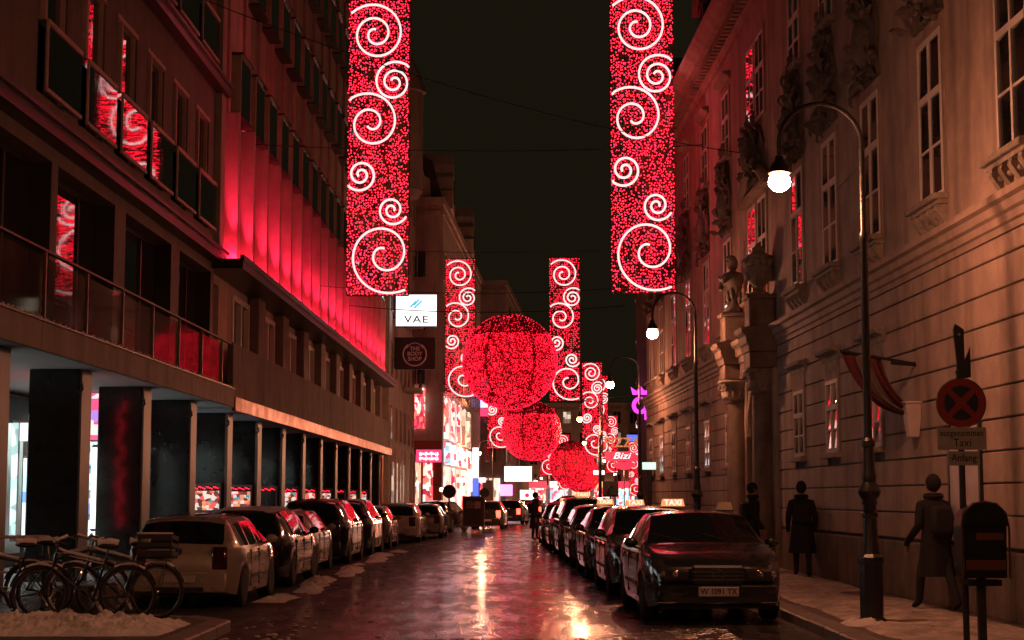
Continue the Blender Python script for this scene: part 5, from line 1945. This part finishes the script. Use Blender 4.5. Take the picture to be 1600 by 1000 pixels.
person(.88, 64.5, .004, R(70), 'person in a long dark coat standing on the road beside the taxis', .05, -.05)
person(5.78, 22.9, .12, R(196), 'dark-clothed pedestrian walking on the pavement beside the notice panel', .3, -.05, .3)
person(5.62, 32.5, .12, R(174), 'dark-clothed pedestrian walking by the palace wall beyond the front taxi', .32, -.06, .3)
person(5.05, 35.2, .12, R(95), 'dark-clothed pedestrian standing sideways near the portal column', .1, -.03, .25)

# ------------------------------------------------------------------ far buildings
FARW = mat('far_grey_stone', (0.42, 0.33, 0.29), .8, var=.2, vscale=1.2, stain=.4)
FARW2 = mat('far_dark_stone', (0.26, 0.2, 0.18), .8, var=.2, vscale=1.0, stain=.4)
FARP = mat('far_pink_stone', (0.56, 0.42, 0.37), .8, var=.18, vscale=1.0, stain=.4)
LITWIN = goods_mat('far_lit_window', [(.9, .75, .55), (.25, .2, .16), (.8, .5, .35), (.15, .12, .1)], .8, (1.2, 1.2, 1.4))
SHOPRED = goods_mat('far_red_shop', [(.95, .08, .12), (.95, .9, .85), (.9, .2, .15), (.5, .03, .06), (.95, .75, .6)], 1.35, (4.2, 4.2, 2.4))
SHOPCY = goods_mat('far_cyan_shop', [(.6, .9, .95), (.3, .6, .9), (.9, .95, .95), (.9, .15, .2)], 1.25, (3.6, 3.6, 2.6))
SHOPWM = goods_mat('far_warm_shop', [(.95, .8, .65), (.9, .55, .35), (.95, .9, .85), (.35, .2, .12)], 1.15, (4.5, 4.5, 1.1))


REDLIT_ = mat('far_red_fascia', (.8, .03, .06), .4, emit=(1.0, .04, .09), estr=1.4)
WLET_ = mat('far_white_fascia', (1, 1, 1), .4, emit=(1, .93, .85), estr=1.5)
BLUE_ = mat('far_blue_fascia', (.1, .2, .8), .4, emit=(.15, .25, .9), estr=1.2)
WARM_ = mat('far_amber_fascia', (.9, .5, .2), .4, emit=(1.0, .5, .2), estr=1.3)


def block(name, foot, h, m, label, faces=(), cat='building', wm=1.1, hm=1.7, storey=3.6, gap=2.3, z_first=4.9, cornice=True, parapet=None, rows=None, lit=.12, seed=1):
    """building from a footprint polygon (counter-clockwise); faces = indices of sides that get windows"""
    rnd = random.Random(seed)
    o = empty(name, (foot[0][0], foot[0][1], 0), 0, label, cat)
    f = [(x - foot[0][0], y - foot[0][1]) for x, y in foot]
    MB().prism(f, -.05, h, 'z').build('wall', m, o)
    cx = sum(p[0] for p in f) / len(f)
    cy = sum(p[1] for p in f) / len(f)
    if cornice:
        for dz, k, hh in ((h - .9, .16, .3), (h - .25, .4, .5)):
            g = []
            for x, y in f:
                d = math.hypot(x - cx, y - cy)
                g.append((x + (x - cx) / d * k * 1.4, y + (y - cy) / d * k * 1.4))
            MB().prism(g, dz, dz + hh, 'z').build('cornice', m, o)
        MB().prism([(x + (x - cx) * .002, y + (y - cy) * .002) for x, y in f], 0, .01, 'z')
    wf = MB().box(-wm / 2 - .1, wm / 2 + .1, -.06, .0, -.12, -.02).box(-wm / 2 - .09, -wm / 2, -.05, .0, -.019, hm).box(wm / 2, wm / 2 + .09, -.05, .0, -.019, hm).box(-wm / 2 - .12, wm / 2 + .12, -.09, .0, hm, hm + .12).box(-.04, .04, -.04, 0, 0, hm).mesh('window', m)
    wp = MB().box(-wm / 2, wm / 2, -.03, -.01, 0, hm).mesh('pane', GLASS)
    wl_ = MB().box(-wm / 2, wm / 2, -.03, -.01, 0, hm).mesh('pane', LITWIN)
    for fi in faces:
        a, b = Vector(f[fi]), Vector(f[(fi + 1) % len(f)])
        d = b - a
        ln = d.length
        n = max(1, int((ln - .8) / gap))
        ang = math.atan2(d.y, d.x)
        z = z_first
        r_ = 0
        while z + hm < h - 1.1 and (rows is None or r_ < rows):
            for k in range(n):
                p_ = a + d * ((k + .5) / n)
                w_ = link('window', wf, o, (p_.x, p_.y, z), ang)
                link('pane', wl_ if rnd.random() < lit else wp, w_, (0, 0, 0))
            z += storey
            r_ += 1
    return o


# C: grey house just past the office block, taller, with oriel turret
C_ = block('grey_town_house', [(-18, 91.2), (-6.75, 91.2), (-6.4, 109), (-18, 109)], 25, FARW, 'tall grey town house beyond the office block behind the hanging signs', (0, 1), gap=2.6, seed=3, lit=.03)
for k in range(7):
    MB().box(11.5 + .03 * k, 11.62 + .03 * k, .9 + k * 2.4, 1.5 + k * 2.4, .1, 4.4).build('pilaster', FARP, C_)
    MB().box(11.31 + .03 * k, 11.36 + .03 * k, 1.8 + k * 2.4, 2.9 + k * 2.4, .6, 3.6).build('shop_window', SHOPWM if k % 2 else LITWIN, C_)
MB().lathe([(1.1, 20.0), (1.3, 20.4), (1.3, 26.5), (1.5, 26.6), (1.2, 27.6), (.5, 29), (.2, 31), (.05, 32)], (11.2, 10, 0), 10).build('turret', FARW, C_)
for zz in (8, 12):
    bl = MB().box(11.5, 12.5, 8.5, 11.5, zz, zz + .2).build('balcony', FARW, C_)
    for k in range(12):
        MB().box(12.4, 12.44, 8.55 + k * .26, 8.59 + k * .26, zz + .2, zz + 1.15).build('baluster', BLACKIRON, bl)
# D: corner house with the red shop
D_ = block('corner_house', [(-15, 111), (-4.65, 111), (-2.9, 152), (-15, 152)], 21.5, FARP, 'pinkish corner house with gables and a red lit shop on its ground floor', (0, 1), gap=2.5, z_first=9.2, seed=5, lit=.04)
MB().prism([(0.2, 21.74), (10.3, 21.74), (9.6, 24.4), (6, 26.4), (1.2, 26.4)], .3, 40, 'y').build('roof', ROOF, D_)
gpoly = [(-1.9, 0), (1.9, 0), (1.85, 1.3), (1.5, 1.5), (1.25, 2.4), (.75, 2.8), (.6, 3.4), (.25, 3.9), (0, 4.3), (-.25, 3.9), (-.6, 3.4), (-.75, 2.8), (-1.25, 2.4), (-1.5, 1.5), (-1.85, 1.3)]
for k in range(2):
    xx, yy = 10.4 + .0427 * (6 + 22 * k), 6 + 22 * k
    gb_ = MB().prism([(yy + p, 21.76 + q) for p, q in gpoly], xx - 2.5, xx + .2, 'x').build('gable', FARP, D_)
    MB().box(xx + .2, xx + .26, yy - .5, yy + .5, 22.3, 24).build('pane', GLASS, gb_)
gb_ = MB().prism([(7.6 + p, 21.76 + q) for p, q in gpoly], -.2, 2.0, 'y').build('gable', FARP, D_)
MB().box(7.1, 8.1, -.26, -.2, 22.3, 24).build('pane', GLASS, gb_)
MB().box(8.0, 10.30, -.12, -.01, .1, 5.4).build('shop_surround', SIGNRED, D_)
for k, (a, b, m_) in enumerate(((8.25, 8.95, SHOPWM), (9.1, 9.75, SHOPRED))):
    MB().box(a, b, -.2, -.121, .5, 4.4).build('shop_window', m_, D_)
MB().box(8.2, 9.2, -.3, -.02, 6.2, 8.9).build('lit_poster', SHOPRED, D_)
for k in range(5):
    y0 = 1.0 + k * 5.2
    xx = 10.36 + .0427 * y0
    MB().box(xx, xx + .35, y0, y0 + 4.6, .4, 3.7).build('shop_window', SHOPWM if k % 2 == 0 else SHOPRED, D_)
    MB().box(xx + .05, xx + .45, y0, y0 + 4.6, 3.9, 5.3).build('shop_sign', SHOPCY if k < 2 else SHOPRED, D_)
    MB().box(xx + .02, xx + .33, y0, y0 + 4.6, 5.6, 8.4).build('showroom_window', SHOPRED if k < 3 else LITWIN, D_)
MB().prism([(10.2, 8.6), (11.2, 8.6), (11.3, 8.8), (11.5, 8.9), (11.5, 9.1), (10.2, 9.1)], -.4, 41, 'y').build('awning_cornice', FARP, D_)
PINKLIT = mat('pink_sign_face', (.9, .1, .2), .4, emit=(1.0, .05, .16), estr=1.3)
WLET = mat('white_lit_letters', (1, 1, 1), .4, emit=(1, .93, .9), estr=1.5)
S, w, h = board('shop_sign', 649, 702, 691, 723, 110.5, .25, PINKLIT, SIGNRED, 'pink lit sign with white script on the red corner shop', 'sign')
for r_ in range(2):
    pts = [(-w * .36 + w * .72 * k / 60 + .05 * math.sin(k * 1.05), -.04, h * (.66 - .34 * r_) + .13 * math.sin(k * (.9 + .12 * r_)) * (.6 + .4 * math.sin(k * .37))) for k in range(61)]
    MB().tube(pts, .035, 5).build('script', WLET, S, True)
# E: end houses closing the bend
E_ = block('plain_town_house', [(-12, 154), (-.6, 154), (2.0, 196), (-12, 196)], 21.5, FARW2, 'plain dark town house with flat top left of the light balls', (0, 1), gap=2.4, seed=8, lit=.1)
BLUEB = mat('blue_screen', (.1, .15, .5), .4, emit=(.3, .35, 1.0), estr=3.0)
MB().box(8.4, 10.9, -.3, -.05, 9.9, 12.6).build('blue_screen', BLUEB, E_)
MB().box(8.4, 10.9, -.32, -.05, 9.1, 9.8).build('red_strip', PINKLIT, E_)
for k in range(3):
    MB().box(7.5 + 1.2 * k, 8.5 + 1.2 * k, -.2, -.02, .6, 3.4).build('shop_window', (SHOPCY, SHOPRED, SHOPWM)[k], E_)
MB().box(9.3, 10.2, -1.4, -.4, .1, 3.2).build('porch', FARW, E_)
block('distant_house', [(2, 250), (22, 250), (22, 275), (2, 275)], 15.5, FARW2, 'distant dark house facing up the street behind the third light ball', (0,), gap=2.2, seed=11, lit=.35, z_first=3.4, storey=3.1)
block('distant_house', [(22.4, 262), (34, 258), (36, 280), (22.4, 280)], 11.5, FARW, 'distant grey house behind the small far banners', (0,), gap=2.2, seed=12, lit=.35, z_first=3.4, storey=3.1)
block('distant_house', [(-11, 240), (1.6, 244), (1.6, 270), (-11, 270)], 17.5, FARW2, 'distant dark house behind the white lit billboard', (0,), gap=2.2, seed=13, lit=.3, z_first=3.4, storey=3.1)
# bright shop fronts at street level of the distant houses
for k in range(13):
    xx = -9.5 + 3.3 * k
    yb = 243.2 if xx < 1 else (249.6 if xx < 22 else 257.0)
    S = empty('far_shop_front', (xx, yb, 0), 0, '%s lit shop front from the left along the foot of the distant houses' % ('first second third fourth fifth sixth seventh eighth ninth tenth eleventh twelfth thirteenth'.split()[k]), 'shop front', 'shop fronts below the distant houses')
    MB().box(-1.35, 1.35, -.1, .1, .3, 3.0).build('shop_window', (SHOPWM, SHOPRED, SHOPCY)[k * 7 % 3], S)
    MB().box(-1.5, 1.5, -.35, .1, 3.1, 4.0).build('fascia_sign', (REDLIT_, WLET_, BLUE_, WARM_)[k * 5 % 4], S)
# G: right side past the palace
G_ = block('dark_corner_house', [(5.35, 71), (16, 71), (16, 104), (8.2, 104)], 13, FARW2, 'dark house beyond the palace carrying the pizza and neon signs', (0, 3), gap=2.5, seed=15, lit=.2)
H_ = block('narrow_lit_house', [(9.2, 108), (20, 108), (24, 200), (19, 200)], 14, FARW2, 'dark narrow house with bright shop fronts around the right bend', (3,), gap=2.6, seed=17, lit=.25)

# lit signs glimpsed between the arcade pillars
for (x0, y0, x1, y1, Y, m_, lab) in [(14, 655, 30, 846, 36.5, G1, 'bright white goods display glimpsed beside the nearest pillar'),
                                    (31, 660, 50, 690, 36.8, WHITE2, 'small white lit sign glimpsed above the doorway beside the nearest pillar'),
                                    (33, 712, 52, 846, 37.0, G3, 'pale blue goods display beyond the doorway beside the nearest pillar'),
                                    (140, 612, 164, 690, 37.5, G2, 'tall pink lit shop display glimpsed between the second and third pillars'),
                                    (140, 695, 164, 830, 37.6, WHITE2, 'white lit shop panel low between the second and third pillars'),
                                    (230, 640, 256, 712, 43.2, G3, 'blue and white lit display glimpsed past the third pillar'),
                                    (230, 716, 256, 822, 43.3, WHITE2, 'white lit shop panel low past the third pillar')]:
    S, w, h = board('shop_display', x0, y0, x1, y1, Y, .12, m_, CHROME, lab, 'shop display')

# ------------------------------------------------------------------ far signs
NEON = mat('purple_neon', (.7, .1, .8), .4, emit=(.85, .06, .75), estr=1.5)
c = at(1000, 628, 69.5)
N_ = empty('neon_crown_sign', c, 0, 'purple neon sign of a crown above a ring at the palace corner', 'neon sign')
MB().tube([(.26 * math.cos(R(t)), 0, -.15 + .28 * math.sin(R(t))) for t in range(0, 360, 15)], .085, 8, True).tube([(.26, 0, .1), (.26, 0, -.75)], .08, 8).build('ring_letter', NEON, N_, True)
MB().prism([(-.3, .3), (.34, .3), (.42, .62), (.2, .45), (.02, .68), (-.14, .45), (-.38, .62)], -.05, .05, 'y').build('crown', NEON, N_)
MB().tube([(.3, .1, .2), (.9, .3, .2)], .03, 6).build('bracket', BLACKIRON, N_)
# pizza letters and lips sign
WOODL = mat('brown_letter_glow', (.42, .2, .1), .5, emit=(.5, .2, .09), estr=.7)  # letters are no lamp; a glow is put in to brighten them
c = at(972, 692, 92)
Z_ = empty('pizza_sign', c, 0, 'brown letters reading PIZZA over a red script sign with lips', 'sign')
text('lettering', 'PIZZA', .72, WOODL, Z_, (0, 0, 0), ext=.05, sx=.95, bold=.015, spacing=1.1)
REDLIT = mat('red_lit_sign', (.8, .03, .06), .4, emit=(1.0, .03, .08), estr=1.2)
MB().prism([(-.95, -.95), (-.5, -1.02), (.9, -1.0), (1.0, -.75), (.5, -.48), (-.9, -.48)], .02, .15, 'y').build('sign_panel', REDLIT, Z_)
text('lettering', 'Bizi', .5, WLET, Z_, (-.05, .0, -.72), ext=.01, sx=1.35, shear=.3)
MB().prism([(-.5, -1.2), (-.2, -1.02), (.1, -1.08), (.4, -1.0), (.8, -1.15), (.45, -1.42), (.1, -1.5), (-.25, -1.42)], .16, .24, 'y').build('lips', REDLIT, Z_)
MB().tube([(.9, .2, -.3), (2.2, .5, -.3)], .04, 6).build('bracket', BLACKIRON, Z_)
# lit white and blue signs, each its own board
BLUELIT = mat('blue_sign_face', (.1, .2, .8), .4, emit=(.08, .16, .9), estr=1.2)
PURPLIT = mat('purple_sign_face', (.6, .3, .8), .4, emit=(.75, .35, .95), estr=1.2)
TEALLIT = mat('pale_green_face', (.6, .9, .8), .4, emit=(.55, .95, .8), estr=1.1)
S, w, h = board('billboard', 787, 728, 832, 753, 135, .4, WHITE2, SIGNBLK, 'blank white lit billboard under the second light ball', 'billboard')
S, w, h = board('billboard', 812, 765, 835, 785, 140, .3, WHITE2, mat('teal_rim', (.05, .25, .22), .4), 'smaller white lit billboard with a red dot', 'billboard')
MB().lathe([(.18, -.03), (.18, -.022)], (0, 0, h * .55), 20, 'y').build('red_dot', REDLIT, S)
board('shop_sign', 738, 698, 748, 749, 126, .3, WLET, SIGNRED, 'narrow upright white lit sign beside the far shop lamp', 'sign')
S, w, h = board('cross_sign', 712, 746, 760, 754, 119, .2, WLET, SIGNBLK, 'white lit sign shaped like a wide cross over the far pavement', 'sign')
MB().box(-w * .12, w * .12, -.02, .2, h + .01, h * 2.6).box(-w * .12, w * .12, -.02, .2, -h * 1.8, -.01).build('upright', WLET, S)
board('shop_sign', 738, 747, 748, 776, 118, .2, BLUELIT, SIGNBLK, 'blue lit upright sign below the white cross sign', 'sign')
board('lantern_sign', 781, 757, 801, 775, 132, .9, PURPLIT, PURPLIT, 'purple lit lantern sign left of the red-dot billboard', 'sign')
board('blue_sign', 979, 679, 1007, 690, 96, .3, BLUELIT, SIGNBLK, 'blue lit sign over the pizza letters', 'sign')
board('white_sign', 994, 658, 1007, 669, 84, .3, WHITELIT, SIGNBLK, 'small white lit sign under the neon crown', 'sign')
board('white_sign', 985, 709, 1008, 717, 99, .3, WHITELIT, SIGNBLK, 'flat white lit sign right of the red lips', 'sign')
board('white_sign', 927, 735, 945, 742, 128, .3, WHITELIT, SIGNBLK, 'flat white lit sign beside the fourth light ball', 'sign')
board('white_sign', 1000, 755, 1008, 772, 100, .3, WHITELIT, SIGNBLK, 'upright white lit sign low beside the palace corner', 'sign')
board('blue_sign', 1027, 755, 1034, 771, 62.2, .12, BLUELIT, SIGNBLK, 'small blue lit sign on the palace wall by the green sign', 'sign')
S, w, h = board('green_sign', 1003, 722, 1027, 734, 61, .25, TEALLIT, SIGNBLK, 'pale green lit oblong sign on a dark post at the palace corner', 'sign')
MB().tube([(0, .12, -.02), (0, .12, -2.6)], .09, 10).build('post', BLACKIRON, S)
# poster board on the pavement edge
POST = mat('dark_poster', (.1, .09, .09), .3, var=.3, vscale=3)
g = at(740, 800, 80)
Q = empty('poster_board', (g.x, 80, 0), -.1, 'freestanding poster board with a dark notice beside the road', 'poster board')
MB().box(-.52, -.46, -.05, .05, 0, 1.7).box(.46, .52, -.05, .05, 0, 1.7).box(-.46, .46, -.05, .05, 1.62, 1.7).box(-.46, .46, -.05, .05, .25, .33).build('frame', CHROME, Q)
MB().box(-.46, .46, -.02, .02, .33, 1.62).build('poster', POST, Q)
for k in range(5):
    MB().box(-.36, -.36 + .3 + .07 * (k % 3), -.026, -.021, 1.42 - .07 * k, 1.45 - .07 * k).build('printed_line', PANEL, Q)
MB().box(0.05, .34, -.026, -.021, 1.12, 1.45).build('printed_block', PANEL, Q)
# round signs seen from behind
for px, py, Y, lab in ((702, 768, 78, 'round traffic sign seen from behind before the red shop'), (757, 770, 110, 'small round traffic sign near the purple lantern')):
    p_ = at(px, py, Y)
    T_ = empty('traffic_sign', (p_.x, Y, 0), 0, lab, 'traffic sign')
    MB().lathe([(.32, -.02), (.32, .02)], (0, 0, p_.z), 24, 'y').build('disc', TRIM, T_)
    MB().tube([(0, .04, 0), (0, .04, p_.z + .3)], .035, 8).build('post', GALV, T_)
# triangle warning sign beyond the taxis
p_ = at(954, 764, 85)
T_ = empty('warning_sign', (p_.x, 85, 0), 0, 'triangular warning sign on a dark board behind the taxi roof signs', 'traffic sign')
MB().box(-.4, .4, -.02, .02, p_.z - .4, p_.z + .4).build('board', TRIM, T_)
MB().tube([(-.28, -.04, p_.z - .25), (.28, -.04, p_.z - .25), (0, -.04, p_.z + .25)], .03, 6, True).build('triangle', GALV, T_)
MB().tube([(0, .05, 0), (0, .05, p_.z + .4)], .04, 8).build('post', GALV, T_)
# van parked across the end of the street
g = at(890, 800, 160)
car('van', 'delivery_van', g.x, 160, R(88), GRY, 'grey van standing crosswise far behind the fourth light ball', None, 'van', sc=(1.1, 1.1, 1.1))
g = at(800, 800, 138)
car('estate', 'crossing_car', g.x, 138, R(90), BLK, 'dark car standing crosswise below the white billboard', None, 'car')
